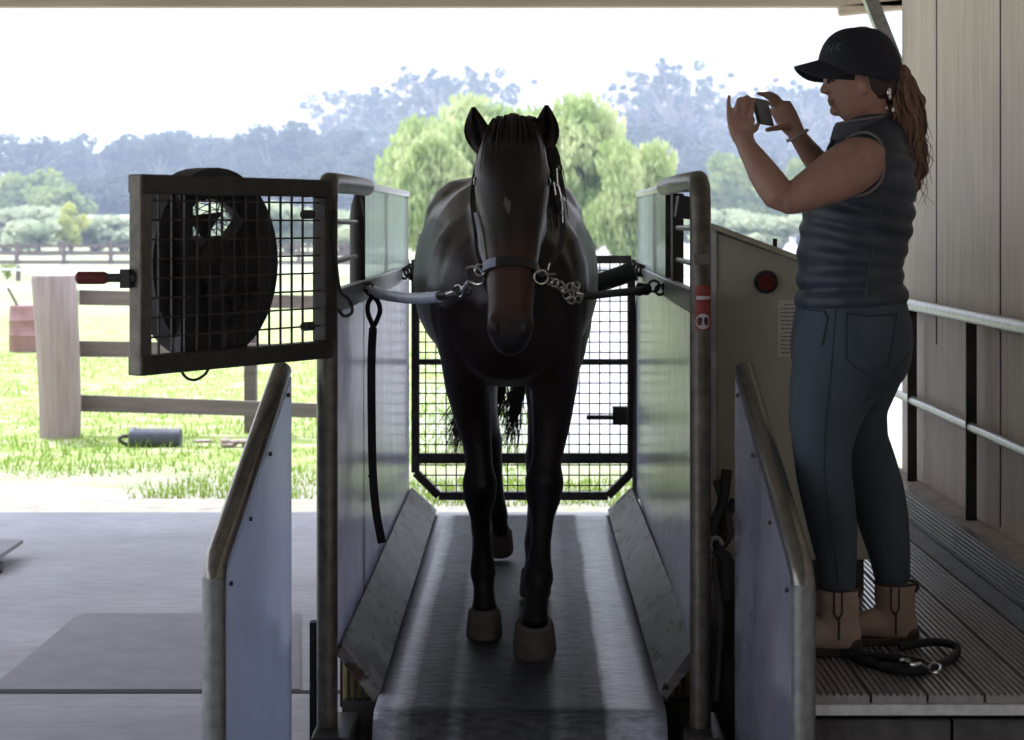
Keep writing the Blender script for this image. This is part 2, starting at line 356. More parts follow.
for s in (-1, 1):
    xi = -.44 if s < 0 else .402; xo = -.56 if s < 0 else .515
    m = MB()
    a0, a1 = V(xi, 5.98, .256), V(xi, 9.78, .262); b0, b1 = V(xo, 6.0, .40), V(xo, 9.7, .385); t = V(s*.022, 0, -.026)
    m.hexa([a0+t, b0+t, b1+t, a1+t, a0, b0, b1, a1]); m.build('kick_board', 'kick', tm, bevel=.003)
    xw = -.575 if s < 0 else .5; xf = -.57 if s < 0 else .54   # wall line near and far
    def wx(y): return xw+(xf-xw)*(y-5.85)/(9.65-5.85)
    m = MB()
    def slab(ya, yb, za, zb, t=.012):
        q = [V(wx(ya)+s*.002, ya, za), V(wx(ya)+s*(t+.002), ya, za), V(wx(yb)+s*(t+.002), yb, za), V(wx(yb)+s*.002, yb, za)]
        return q+[p+V(0, 0, zb-za) for p in q]
    for ya, yb in ((5.88, 7.1), (7.106, 8.4), (8.406, 9.68)): MB().hexa(slab(ya, yb, .36, 1.44)).build('lower_panel', 'panel_white', tm)
    yp = 7.08 if s < 0 else 7.35
    for ya, yb in ((yp, 8.2), (8.206, 9.6)): MB().hexa(slab(ya, yb, 1.475, 1.80)).build('clear_panel', 'perspex', tm)
    for q in (slab(yp-.012, yp+.004, 1.47, 1.81, .02), slab(9.6, 9.63, 1.40, 1.81, .02), slab(8.197, 8.205, 1.475, 1.80, .014)): MB().hexa(q).build('panel_frame', 'steel_dark', tm)
    m = MB().hexa([p+V(-s*.012, 0, 0) for p in slab(5.9, 9.66, 1.405, 1.475, .03)]); m.build('mid_rail', 'galv', tm, bevel=.004)
    yq = 5.80; xq = wx(5.8)+(-.008 if s < 0 else .012)
    zt_ = 1.795 if s < 0 else 1.80
    pts = [V(xq, yq, .05), V(xq, yq, zt_-.06), V(xq, yq+.018, zt_-.02), V(xq, yq+.06, zt_), V(wx(6.6), 6.6, zt_+.008), V(wx(9.62), 9.62, 1.81)]
    MB().tube(pts[:5]+[V(wx(yp), yp, zt_+.01)], .031, 18).build('front_post', 'galv_dark', tm)
    MB().tube([V(wx(yp)+s*.01, yp, 1.81), V(wx(9.62)+s*.01, 9.62, 1.82)], .016, 12).build('top_edge', 'galv_bright', tm)
    MB().bar(V(xw+s*.03, 9.72, .0), V(xf+s*.02, 9.72, 1.5), .03, .05, up=(0, 1, 0)).build('rear_post', 'steel_dark', tm)
    MB().box((xo-.06, 5.66, .02), (xo+.06, 5.98, .20)).build('foot_block', 'steel_dark', tm, bevel=.01); MB().box((xo-.09, 5.5, .02), (xo+.05, 5.655, .13)).build('foot_block', 'steel_dark', tm, bevel=.01)
    MB().box((min(xo, xi)-.0, 6.02, .02), (max(xo, xi), 9.6, .22)).build('side_sill', 'steel_dark', tm)
    # grille below the sloping board
    m = MB()
    for k in range(5): xx = xi+s*(.035+k*.022); m.box((xx-.004, 6.03, .2), (xx+.004, 6.045, .26+(.022*(k+1))))
    m.build('side_grille', 'black', tm)
    MB().prism([V(xi+s*.02, 6.06, .2), V(xo, 6.06, .2), V(xo, 6.06, .36)], (0, .01, 0)).build('grille_backing', 'yellow_sheet', tm)
# left second post with pointed top and two spacers
MB().tube([V(-.60, 7.02, .3), V(-.60, 7.02, 1.70), V(-.60, 7.02, 1.74), V(-.60, 7.02, 1.775), V(-.60, 7.02, 1.80)], [.026, .026, .022, .010, .004], 16).build('bumper_post', 'steel_dark', tm)
for z in (1.68, 1.56): MB().cyl((-.575, 5.82, z), (-.60, 7.02, z), .009, n=10).build('spacer_rod', 'galv', tm)
MB().box((.512, 6.9, 1.40), (.55, 7.0, 1.78)).build('bumper_post', 'steel_dark', tm)
for z in (1.66, 1.55): MB().cyl((.515, 5.82, z), (.53, 6.95, z), .009, n=10).build('spacer_rod', 'galv', tm)
MB().box((.475, 6.2, 1.69), (.535, 6.31, 1.76), rot=Matrix.Rotation(R(8), 3, 'Y')).build('sensor_box', 'black', tm, bevel=.004)
MB().box((-.637, 5.82, .02), (-.617, 5.86, .50)).build('guard_strip', 'black_rubber', tm)
# stickers on the right post
xr, yr = .512, 5.80
def arcplate(z0, z1, a0, a1, r=.0318, n=10):
    mb = MB(); v = []; 
    for i in range(n+1):
        a = R(a0+(a1-a0)*i/n); v += [V(xr+math.sin(a)*r, yr-math.cos(a)*r, z0), V(xr+math.sin(a)*r, yr-math.cos(a)*r, z1)]
    return mb.add(v, [(2*i, 2*i+2, 2*i+3, 2*i+1) for i in range(n)])
zz = lambda py: CH-(py-CY)*5.77/F
st = arcplate(zz(330), zz(285.5), -35, 62).build('warning_sticker', 'sticker_red', tm, fast=True); st['label'] = 'red warning sticker with a white footprint roundel'
arcplate(zz(299.5), zz(296), -28, 55, .0324).build('sticker_bar', 'sticker_white', st, fast=True)
def disc(zc, rad, ac, r):
    mb = MB(); v = [V(xr+math.sin(ac)*r, yr-math.cos(ac)*r, zc)]
    for i in range(24):
        a = 2*math.pi*i/24; aa = ac+math.cos(a)*rad/r; v.append(V(xr+math.sin(aa)*r, yr-math.cos(aa)*r, zc+math.sin(a)*rad))
    return mb.add(v, [(0, i+1, (i+1) % 24+1) for i in range(24)])
zc = zz(321.5); disc(zc, .0225, R(8), .0324).build('sticker_roundel', 'sticker_white', st, fast=True)
m = MB()
for dx in (-.25, .25):
    for (dz, rr) in ((.007, .0055), (.001, .0045), (-.007, .004)):
        d_ = disc(zc+dz, rr, R(8)+dx, .0329); m.add(d_.v, d_.f)
m.build('footprints', 'black', st, fast=True)
MB().box((.49, 5.76, 1.555), (.535, 5.775, 1.585)).build('clamp', 'galv_dark', tm)
# rear gate
gt = MB(); yg = 9.76; gx0, gx1 = -.545, .52; gz0, gz1 = .335, 1.50; ch = .115
prof = [V(gx0, yg, gz1), V(gx0, yg, gz0+ch), V(gx0+ch, yg, gz0), V(gx1-ch, yg, gz0), V(gx1, yg, gz0+ch), V(gx1, yg, gz1)]
for i in range(6): gt.bar(prof[i], prof[(i+1) % 6], .04, .05, up=(0, 1, 0))
gate = gt.build('rear_gate', 'steel_dark', tm, bevel=.004)
MB().bar(V(gx0, yg, .995), V(gx1, yg, .995), .04, .028).build('gate_bar', 'steel_dark', gate); MB().bar(V(gx0, yg, .52), V(gx1, yg, .52), .04, .05).build('gate_bar', 'steel_dark', gate)
m = MB(); x = gx0+.05
while x < gx1:
    zb = gz0+max(0, ch-(x-gx0), ch-(gx1-x)); m.box((x-.003, yg-.003, zb), (x+.003, yg+.001, gz1)); x += .0505
z = gz0+.05
while z < gz1:
    dx = max(0, ch-(z-gz0)); m.box((gx0+dx, yg-.001, z-.003), (gx1-dx, yg+.003, z+.003)); z += .0505
m.build('gate_mesh', 'steel_dark', gate, flat=True)
MB().box((.43, yg+.03, .68), (.52, yg+.09, .77)).cyl((.30, yg+.06, .715), (.44, yg+.06, .715), .012).build('gate_latch', 'steel_dark', gate)
MB().tube([(-.52, 9.0, 1.46), (-.3, 9.0, 1.37), (0, 9.0, 1.33), (.18, 8.95, 1.36), (.32, 8.93, 1.405), (.49, 8.9, 1.465)], [.04, .04, .04, .036, .042, .046], 18, smooth=4).build('butt_bar', 'black_rubber', tm)
for k in range(4):
    c = V(.50+.014*k, 8.88, 1.47-.004*k); MB().tube([c+V(math.cos(a*math.pi/5)*.016, .01*math.cos(k), math.sin(a*math.pi/5)*.026) for a in range(10)], .006, 8, closed=True).build('bar_link', 'steel_dark', tm)
for k in range(3):
    c = V(-.55+.015*k, 8.95, 1.45+.01*k); MB().tube([c+V(math.cos(a*math.pi/5)*.016, .01*math.cos(k), math.sin(a*math.pi/5)*.024) for a in range(10)], .006, 8, closed=True).build('bar_link', 'steel_dark', tm)
# ------------------------------------------------------------------ front wing panels
def wing(s, near, far, label):
    xn, yn = near; xf, yf = far
    t = thing('side_barrier', (xn, yn, 0), label, 'barrier')
    zn, zf = (.83, 1.245) if s < 0 else (.835, 1.25)
    d = V(xf-xn, yf-yn, 0)
    A = V(xn, yn, zn-.05); B = V(xn, yn, zn)+d*.035+V(0, 0, .01); C = V(xf, yf, zf)
    MB().tube([V(xn, yn, 0), A, V(xn, yn, zn-.02)+d*.008, B, C], [.029]*5, 18).build('frame_tube', 'wing_tube', t)
    MB().tube([V(xn, yn, 0), A+V(0, 0, .02)], .0291, 18).build('post_sleeve', 'galv_post', t)
    n_ = V(-d.y, d.x, 0).normalized()*(.006); o = V(s*-.018, 0, 0)
    q0 = V(xn, yn, .03)+d*.02+o; q1 = V(xf, yf, .03)+o+d*.03; q2 = V(xf, yf, zf-.02)+o+d*.03; q3 = V(xn, yn, zn-.03)+d*.02+o
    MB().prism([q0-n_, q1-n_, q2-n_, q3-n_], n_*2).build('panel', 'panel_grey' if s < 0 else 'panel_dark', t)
    MB().bar(V(xf, yf, 0)+d*.02, V(xf, yf, zf-.03)+d*.02, .016, .02, up=(0, 1, 0)).build('far_edge', 'galv', t)
    for k in (.08, .35, .65, .95): MB().cyl(A.lerp(C, k)+V(-s*.012, 0, -.045), A.lerp(C, k)+V(-s*.032, 0, -.045), .006, n=8).build('rivet', 'steel_dark', t)
    return t
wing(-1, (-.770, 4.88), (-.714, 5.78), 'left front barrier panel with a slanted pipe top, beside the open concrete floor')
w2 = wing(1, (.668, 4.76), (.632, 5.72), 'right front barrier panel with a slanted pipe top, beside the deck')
# ------------------------------------------------------------------ control cabinet
cb = thing('control_cabinet', (.8, 6.15, 0), 'grey slope-topped control cabinet with red button behind the woman', 'cabinet')
YC = 6.1
a = [P(716, 232, YC), P(716, 560, YC), P(880, 560, YC), P(880, 290, YC)]
MB().prism(a, (0, .5, 0)).build('body', 'cabinet_grey', cb, bevel=.006)
MB().prism([P(711.5, 226, YC-.01), P(711.5, 575, YC-.01), P(716.5, 575, YC-.01), P(716.5, 228, YC-.01)], (0, .52, 0)).build('side_trim', 'cabinet_pale', cb)
MB().prism([P(712, 223, YC-.03), P(712, 229, YC-.03), P(884, 293, YC-.03), P(884, 287, YC-.03)], (0, .56, 0)).build('lid', 'cabinet_grey', cb, bevel=.003)
c = P(766, 282, YC-.012); MB().cyl(c+V(0, .012, 0), c+V(0, -.004, 0), .036, n=28).build('button_collar', 'steel_dark', cb)
MB().cyl(c, c+V(0, -.03, 0), .027, .025, n=28).build('emergency_button', 'red_plastic', cb, bevel=.003)
MB().prism([P(778, 300, YC-.003), P(778, 357, YC-.003), P(822, 357, YC-.003), P(822, 300, YC-.003)], (0, .002, 0)).build('notice_plate', 'notice', cb)
m = MB(); rng = random.Random(4)
for k in range(13):
    y_ = 304+k*4.0; xa = 781+(3 if k in (0, 7) else 0); xb = 781+rng.uniform(24, 38)
    while xa < xb:
        l_ = rng.uniform(1.5, 4.5); m.prism([P(xa, y_, YC-.0045), P(xa, y_+1.2, YC-.0045), P(xa+l_, y_+1.2, YC-.0045), P(xa+l_, y_, YC-.0045)], (0, .001, 0)); xa += l_+1
m.build('notice_lines', 'print', cb)
MB().cyl(P(775, 249, YC+.02), P(775, 238.5, YC+.02), .007, n=10).build('knob', 'black', cb)
MB().cyl(P(745, 372, YC-.02), P(745, 372, YC+.01), .022, n=18).build('socket', 'steel_dark', cb)
MB().box((.6, 6.15, 0), (1.05, 6.55, .66)).build('plinth', 'steel_dark', cb)
hs = thing('hose_bundle', (.62, 6.0, 0), 'dark tangle of hoses hanging between right treadmill post and cabinet', 'hoses')
for pts, r_ in (([(727, 470), (722, 505), (714, 525), (716, 550), (728, 560), (727, 600)], .016), ([(735, 500), (718, 540), (722, 575), (738, 600), (736, 660)], .014), ([(716, 480), (730, 530), (716, 560), (722, 620), (718, 700)], .012)):
    MB().tube([P(a, b, 5.98-.02*i) for i, (a, b) in enumerate(pts)], r_, 10, smooth=6).build('hose', 'black_rubber' if r_ != .012 else 'steel_dark', hs)
MB().tube([P(716, 545, 5.9)+V(math.cos(a*.5)*.018, 0, math.sin(a*.5)*.022) for a in range(9)], .007, 8).build('hose_clip', 'galv', hs)
# ------------------------------------------------------------------ fan guard panel on the left post + fan
H0 = V(-.578, 5.74, 0); L0 = V(-.998, 5.05, 0); d = (L0-H0); dn = d.normalized(); nb = V(-d.y, d.x, 0).normalized()
if nb.y < 0: nb = -nb
fp = thing('swing_gate', (-.585, 5.74, 1.28), 'dark mesh swing gate hinged on left post, held out level', 'gate')
zb, zt = 1.285, 1.80
def gp(s, z, o=0.): return V(H0.x, H0.y, 0)+dn*s+nb*o+V(0, 0, z)
Lg = d.length
m = MB(); tw = .05
m.bar(gp(0, zt-.025), gp(Lg, zt-.025), .05, .05).bar(gp(0, zb+.025), gp(Lg, zb+.025), .05, .05)
m.bar(gp(.012, zb+.05), gp(.012, zt-.05), .05, .05, up=nb)
m.build('frame', 'frame_dark', fp, bevel=.004)
MB().bar(gp(Lg-.02, zb), gp(Lg-.02, zt), .042, .042, up=nb).build('end_bar', 'galv_dark', fp, bevel=.004)
m = MB(); s_ = .06+.05
while s_ < Lg-.05: m.bar(gp(s_, zb+.04, .003), gp(s_, zt-.04, .003), .005, .005, up=nb); s_ += .0505
z = zb+.05+.045
while z < zt-.04: m.bar(gp(.04, z, -.003), gp(Lg-.04, z, -.003), .005, .005); z += .0505
m.build('mesh', 'steel_dark', fp, flat=True)
for z in (1.70, 1.38): MB().cyl(gp(.07, z, .0), gp(.11, z, .0), .013).build('hinge_bolt', 'steel_dark', fp)
hz = 1.535
lv = MB().cyl(gp(Lg, hz), gp(Lg, hz)+V(-.075, 0, 0), .011).box(tuple(gp(Lg, hz)+V(-.036, -.015, -.026)), tuple(gp(Lg, hz)+V(-.012, .015, .022))).build('latch', 'steel_dark', fp)
MB().tube([gp(Lg, hz)+V(-.07, 0, 0), gp(Lg, hz)+V(-.08, 0, 0), gp(Lg, hz)+V(-.145, 0, 0), gp(Lg, hz)+V(-.152, 0, 0)], [.012, .0165, .0165, .009], 14).build('latch_grip', 'red_grip', lv)
fn = thing('drum_fan', gp(.42, 1.30, .10), 'big black round drum fan mounted behind the mesh swing gate', 'fan')
fc = gp(.425, 1.565, .05); ax = nb; e1 = dn; e2 = V(0, 0, 1)
def fpnt(r, a, o): return fc+e1*math.cos(a)*r+e2*math.sin(a)*r+ax*o
def ring(prof, n=40):
    mb = MB(); k = len(prof); vs = [fpnt(r, 2*math.pi*i/n, o) for i in range(n) for r, o in prof]
    return mb.add(vs, [(i*k+j, i*k+(j+1) % k, ((i+1) % n)*k+(j+1) % k, ((i+1) % n)*k+j) for i in range(n) for j in range(k)])
ring([(.262, 0), (.262, .075), (.19, .075), (.175, .04), (.175, .02), (.20, 0)]).build('housing', 'black', fn)
for nm, o in (('rear_grille', .072), ('front_grille', .004)):
    m = MB()
    for k in range(1, 11): m.tube([fpnt(.018*k+.004, 2*math.pi*i/28, o) for i in range(28)], .0013, 5, closed=True)
    for k in range(12): m.cyl(fpnt(.01, k*math.pi/6, o), fpnt(.20, k*math.pi/6, o), .002, n=5)
    m.build(nm, 'black', fn)
MB().cyl(fpnt(0, 0, .0), fpnt(0, 0, .09), .075, n=24).box(tuple(fc+V(-.02, -.02, -.25)), tuple(fc+V(.02, .02, 0))).build('motor', 'black', fn)
for k in range(3):
    a0 = R(205+k*120) if k else R(195); m = MB(); q = []
    for i in range(7):
        f_ = i/6; rr = .04+.13*f_; q.append((fpnt(rr, a0-.28-.35*f_, .025), fpnt(rr, a0+.32+.35*f_, .055)))
    vs = [p for pr in q for p in pr]; m.add(vs+[v+ax*.004 for v in vs], [(2*i, 2*i+1, 2*i+3, 2*i+2) for i in range(6)]+[(14+2*i, 14+2*i+2, 14+2*i+3, 14+2*i+1) for i in range(6)]+[(2*i, 2*i+2, 14+2*i+2, 14+2*i) for i in range(6)]+[(2*i+1, 14+2*i+1, 14+2*i+3, 2*i+3) for i in range(6)])
    m.build('fan_blade', 'black', fn)
MB().bar(gp(.575, zb+.02, .04), gp(.575, zt-.02, .04), .05, .02, up=nb).build('mount_bar', 'black', fn)
m = MB()
for r0, a_, b_ in ((.0, 138, 405),):
    pts = [fpnt(.19, R(a), .01) for a in range(a_, b_, 10)]; m.prism([fpnt(.0, 0, .01)]+pts, ax*.05)
m.build('motor_plate', 'black', fn)
MB().tube([P(178, 355, 5.28), P(183, 374, 5.26), P(194, 380, 5.27), P(206, 373, 5.28), P(212, 358, 5.32)], .004, 8, smooth=6).build('power_cord', 'black', fn)
tag(MB().tube([P(336, 210, 5.72), P(333, 235, 5.72), P(336, 262, 5.73), P(340, 290, 5.73), P(349, 300, 5.74), P(352, 312, 5.74), P(344, 316, 5.72), P(338, 309, 5.72)], .005, 8, smooth=6).build('tie_cord', 'black', org=P(336, 300, 5.72)), 'thin black cord looped round the left treadmill post', 'cord')
# ------------------------------------------------------------------ horse
def horse_x(nt, bs, c, f):
    t = _n(nt, 'ShaderNodeTexCoord'); s2 = _n(nt, 'ShaderNodeSeparateXYZ'); nt.links.new(t.outputs['Object'], s2.inputs[0])
    leg = ramp(nt, s2.outputs[2], [(.50, 0.), (.80, 1.)])
    o = mixc(nt, leg, (.005, .0045, .0045), c)
    dm = _n(nt, 'ShaderNodeVectorMath', operation='DISTANCE'); dm.inputs[1].default_value = (.025, -1.40, 1.22); nt.links.new(t.outputs['Object'], dm.inputs[0])
    muz = ramp(nt, dm.outputs['Value'], [(.11, 1.), (.19, 0.)])
    o = mixc(nt, muz, o, (.062, .030, .020))
    dk_ = _n(nt, 'ShaderNodeVectorMath', operation='DISTANCE'); dk_.inputs[1].default_value = (.015, -1.38, 1.05); nt.links.new(t.outputs['Object'], dk_.inputs[0])
    mz = ramp(nt, dk_.outputs['Value'], [(.09, 1.), (.15, 0.)]); o = mixc(nt, mz, o, (.010, .008, .008))
    nt.links.new(o, bs.inputs['Base Color'])
    bs.inputs['Sheen Weight'].default_value = .12; bs.inputs['Sheen Roughness'].default_value = .4
mat('bay_coat', (.024, .014, .011), rough=.40, col2=(.015, .009, .007), scale=6, extra=horse_x, spec=.35)
mat('mane_hair', (.012, .008, .007), rough=.5, col2=(.022, .012, .009), scale=30)
mat('hoof', (.18, .148, .12), rough=.65, col2=(.12, .098, .08), scale=14, sc=(1, 1, 3))
mat('star_hair', (.20, .18, .17), rough=.8)
mat('eye_dark', (.006, .004, .003), rough=.08); mat('leather_dark', (.02, .018, .018), rough=.45)
mat('pale_web', (.30, .34, .45), rough=.5, col2=(.22, .25, .34))
HB = V(-.06, 7.4, .25)
hz_ = thing('horse', HB, 'dark bay horse with a small white star walking on the treadmill', 'horse')
def Hh(x, y, z): return HB+V(x, y, z)
mb = MB()
tor = [(-.96, 1.13, .11, .15, 0), (-.92, 1.13, .18, .22, 0), (-.84, 1.14, .23, .28, 0), (-.70, 1.20, .262, .31, 0), (-.5, 1.24, .285, .35, -.005), (-.3, 1.235, .318, .355, -.01), (-.05, 1.22, .345, .345, -.015),
       (.2, 1.225, .352, .345, -.02), (.42, 1.27, .345, .335, -.025), (.62, 1.305, .340, .33, -.028), (.80, 1.30, .32, .315, -.028), (.93, 1.25, .25, .27, -.025), (1.0, 1.2, .15, .19, -.02)]
mb.loft([(Hh(x, y, z), a, b) for y, z, a, b, x in tor], 32, ex=2.25)
mb.ball(Hh(-.19, .60, 1.42), (.165, .32, .19)); mb.ball(Hh(.13, .60, 1.42), (.165, .32, .19))
mb.loft([(Hh(0, -.62, 1.30), .16, .34), (Hh(0, -.80, 1.42), .135, .275), (Hh(.005, -.95, 1.54), .108, .215), (Hh(.015, -1.06, 1.60), .090, .15), (Hh(.018, -1.12, 1.64), .082, .11)], 24)
# head: centre line, half width, half depth
HD = [(-1.06, 1.695, .055, .05), (-1.12, 1.69, .085, .075), (-1.17, 1.65, .104, .112), (-1.205, 1.60, .114, .135), (-1.235, 1.53, .117, .142), (-1.265, 1.46, .108, .132), (-1.30, 1.385, .095, .112), (-1.33, 1.31, .084, .092),
      (-1.36, 1.24, .074, .078), (-1.382, 1.175, .069, .070), (-1.395, 1.12, .072, .068), (-1.40, 1.07, .062, .060), (-1.398, 1.045, .045, .045)]
HX = lambda z: .018-.010*(1.7-z)
mb.loft([(Hh(HX(z), y, z), a, b) for y, z, a, b in HD], 24, ex=2.3)
for s in (-1, 1):
    mb.ball(Hh(HX(1.58)+s*.088, -1.245, 1.585), (.032, .045, .035))         # brow ridge
    mb.ball(Hh(HX(1.45)+s*.072, -1.18, 1.44), (.04, .085, .10))             # cheek
    mb.ball(Hh(HX(1.13)+s*.046, -1.435, 1.115), (.028, .032, .04))           # nostril wing
    # shoulder and haunch
    mb.ball(Hh(s*.165, -.70, 1.20), (.115, .19, .24)); mb.ball(Hh(s*.18, .60, 1.12), (.155, .27, .33))
    mb.ball(Hh(s*.09, -.83, 1.12), (.12, .11, .20))
def leg(pts): mb.loft([(Hh(x, y, z), a, b) for x, y, z, a, b in pts], 18, side=(1, 0, 0))
leg([(-.150, -.74, 1.18, .105, .20), (-.147, -.70, 1.02, .090, .19), (-.138, -.655, .88, .080, .135), (-.122, -.63, .77, .066, .085), (-.106, -.63, .67, .051, .060), (-.100, -.635, .60, .047, .054), (-.098, -.64, .54, .062, .068), (-.098, -.63, .485, .057, .060),
     (-.096, -.61, .42, .037, .045), (-.092, -.59, .34, .034, .043), (-.09, -.58, .275, .039, .047), (-.088, -.575, .225, .049, .056), (-.086, -.585, .18, .037, .042), (-.084, -.60, .14, .038, .042), (-.083, -.61, .10, .047, .050)])
leg([(.155, -.74, 1.18, .105, .20), (.155, -.72, 1.02, .093, .19), (.153, -.70, .88, .083, .135), (.147, -.71, .77, .069, .085), (.136, -.725, .67, .056, .062), (.127, -.735, .62, .052, .058), (.122, -.745, .56, .068, .072), (.119, -.745, .50, .061, .064),
     (.115, -.76, .44, .041, .046), (.109, -.79, .36, .036, .042), (.105, -.81, .30, .041, .046), (.102, -.83, .25, .053, .058), (.097, -.86, .20, .040, .043), (.092, -.90, .155, .041, .044), (.088, -.925, .11, .048, .050)])
leg([(-.17, .62, 1.05, .15, .24), (-.165, .60, .92, .13, .20), (-.15, .66, .80, .10, .14), (-.125, .78, .68, .066, .09), (-.10, .90, .57, .048, .066), (-.09, .945, .51, .052, .072), (-.08, .95, .44, .040, .050), (-.07, .95, .33, .034, .042),
     (-.062, .95, .25, .036, .044), (-.058, .955, .20, .044, .048), (-.052, .98, .155, .036, .040), (-.05, 1.0, .12, .042, .045)])
leg([(.17, .5, 1.05, .15, .24), (.165, .40, .92, .13, .19), (.15, .43, .79, .10, .13), (.13, .48, .66, .064, .088), (.113, .52, .55, .048, .064), (.107, .52, .49, .054, .07), (.104, .46, .42, .042, .05), (.10, .36, .32, .036, .042),
     (.097, .27, .24, .038, .044), (.095, .22, .19, .045, .050), (.094, .17, .145, .037, .042), (.095, .135, .11, .044, .048)])
# tail dock
mb.loft([(Hh(0, .88, 1.40), .05, .05), (Hh(0, 1.02, 1.36), .042, .042), (Hh(0, 1.06, 1.24), .035, .035), (Hh(0, 1.06, 1.1), .02, .02)], 12)
body, hbv = remesh(mb, 'body', 'bay_coat', .0125, hz_, it=6)
def hoof(x, y, z, h, pitch, w=1.):
    m = MB(); rg = []
    rot = Matrix.Rotation(R(pitch), 3, 'X')
    for t, a, b, oy in ((0, .050, .052, .012), (.12, .055, .056, .01), (.5, .060, .062, -.001), (.85, .063, .066, -.011), (1., .060, .063, -.014)):
        rg.append((t, a*w, b*w, oy))
    vs = []; n = 22
    for t, a, b, oy in rg:
        for j in range(n):
            an = 2*math.pi*j/n; bb = b if math.sin(an) < 0 else b*.8
            vs.append(Hh(x, y, z)+rot @ V(math.cos(an)*a, math.sin(an)*bb+oy, -t*h))
    fs = [tuple(range(n)), tuple(4*n+j for j in range(n))[::-1]]+[(i*n+j, i*n+(j+1) % n, (i+1)*n+(j+1) % n, (i+1)*n+j) for i in range(4) for j in range(n)]
    m.add(vs, fs); return m.build('hoof', 'hoof', hz_, bevel=.005)
hoof(-.083, -.61, .105, .10, 0); hoof(.088, -.925, .118, .112, 24, 1.15)
hoof(-.05, 1.0, .12, .095, 28, .92); hoof(.095, .13, .115, .105, 6, .96)
def ear(s, b, t, yb):
    m = MB(); rg = []; b = V(*b); t = V(*t); ax_ = (t-b); n = 16; vs = []; K = 9
    prof = [.034, .042, .047, .048, .045, .038, .029, .018, .006]
    for i in range(K):
        c = b+ax_*(i/(K-1))+V(s*.010*math.sin(math.pi*i/(K-1)), 0, 0)
        for j in range(n):
            a = 2*math.pi*j/n; r_ = prof[i]; q = V(math.cos(a)*r_, math.sin(a)*r_*.62, 0)
            if math.sin(a) < -.15 and i > 1: q.y = .45*r_*abs(math.cos(a))-.012 if abs(math.cos(a)) > .35 else r_*.25   # hollow front
            vs.append(c+q)
    m.add(vs, [tuple(range(n))[::-1], tuple((K-1)*n+j for j in range(n))]+[(i*n+j, i*n+(j+1) % n, (i+1)*n+(j+1) % n, (i+1)*n+j) for i in range(K-1) for j in range(n)])
    return m.build('ear', 'bay_coat', hz_, ang=70)
ear(-1, P(489, 156, 6.30), P(473.5, 107, 6.26), 0); ear(1, P(538, 155, 6.30), P(546.5, 105, 6.26), 0)
for s in (-1, 1):
    MB().ball(Hh(HX(1.56)+s*.103, -1.262, 1.555), (.018, .022, .020)).build('eye', 'eye_dark', hz_)
    MB().ball(Hh(HX(1.12)+s*.045, -1.462, 1.115), (.012, .008, .020), rot=Matrix.Rotation(R(s*18), 3, 'Y')).build('nostril', 'black', hz_)
# white star
m = MB(); rng = random.Random(2)
for k in range(120):
    a, b = rng.gauss(0, .8), rng.gauss(0, .7)
    q = hit(hbv, 507.5+a*1.7+b*.9, 203+b*4.2, .002)
    if q: m.tube([q, q+V(rng.uniform(-.002, .002), -.002, -.010)], [.0012, .0003], 4)
m.build('star', 'star_hair', hz_, fast=True)
# mane, forelock, tail: locks of hair
def locks(name, seeds, parent=hz_, mt='mane_hair'):
    m = MB()
    for pts, r_ in seeds: m.tube(pts, [r_*(1-.85*i/(len(pts)-1)) for i in range(len(pts))], 5, smooth=4)
    return m.build(name, mt, parent, fast=True)
rng = random.Random(7); sd = []
for k in range(170):                                     # forelock between the ears
    u = max(-1.7, min(1.7, rng.gauss(0, 1))); b = Hh(.02+u*.026, -1.12+rng.uniform(-.03, .02), 1.735+rng.uniform(-.01, .022)-.3*abs(u*.028))
    l_ = rng.uniform(.10, .22); f = u*.020+rng.uniform(-.012, .012)
    sd.append(([b, b+V(f*.5, -.085, .012), b+V(f, -.150, -l_*.30), b+V(f*1.25, -.168-l_*.16, -l_)], .005))
locks('forelock', sd); sd = []
for k in range(420):                                     # crest falling to the right of the picture
    t = rng.random(); b = Hh(.02-.01*t, -1.04+.45*t, 1.745-.15*t+rng.uniform(-.01, .01)); side = 1 if rng.random() < .93 else -1
    o = rng.uniform(.05, .145)*(1 if side > 0 else .75); l_ = rng.uniform(.13, .30)
    sd.append(([b, b+V(side*o*.55, rng.uniform(-.02, .02), .012), b+V(side*o*1.05, rng.uniform(-.03, .03), -l_*.42), b+V(side*o*1.12+rng.uniform(-.01, .02), rng.uniform(-.03, .03), -l_)], .006))
locks('mane', sd); sd = []
for k in range(430):                                     # tail swung in two bunches
    b = Hh(rng.uniform(-.03, .03), 1.07+rng.uniform(-.02, .03), 1.34-rng.random()*.3)
    g = rng.random()
    if g < .5: e = P(rng.gauss(455, 8), rng.uniform(415, 458), 8.75); mid = P(rng.gauss(474, 5), 385+rng.uniform(-12, 12), 8.65)
    elif g < .72: e = P(rng.gauss(497, 5), rng.uniform(400, 432), 8.7); mid = P(rng.gauss(503, 4), 365, 8.6)
    else: e = P(rng.gauss(509, 7), rng.uniform(415, 455), 8.7); mid = P(rng.gauss(519, 4), 378, 8.6)
    sd.append(([b, b.lerp(mid, .5)+V(0, .05, 0), mid, mid.lerp(e, .55)+V(rng.uniform(-.015, .015), 0, 0), e], rng.uniform(.0028, .0055)))
locks('tail', sd)
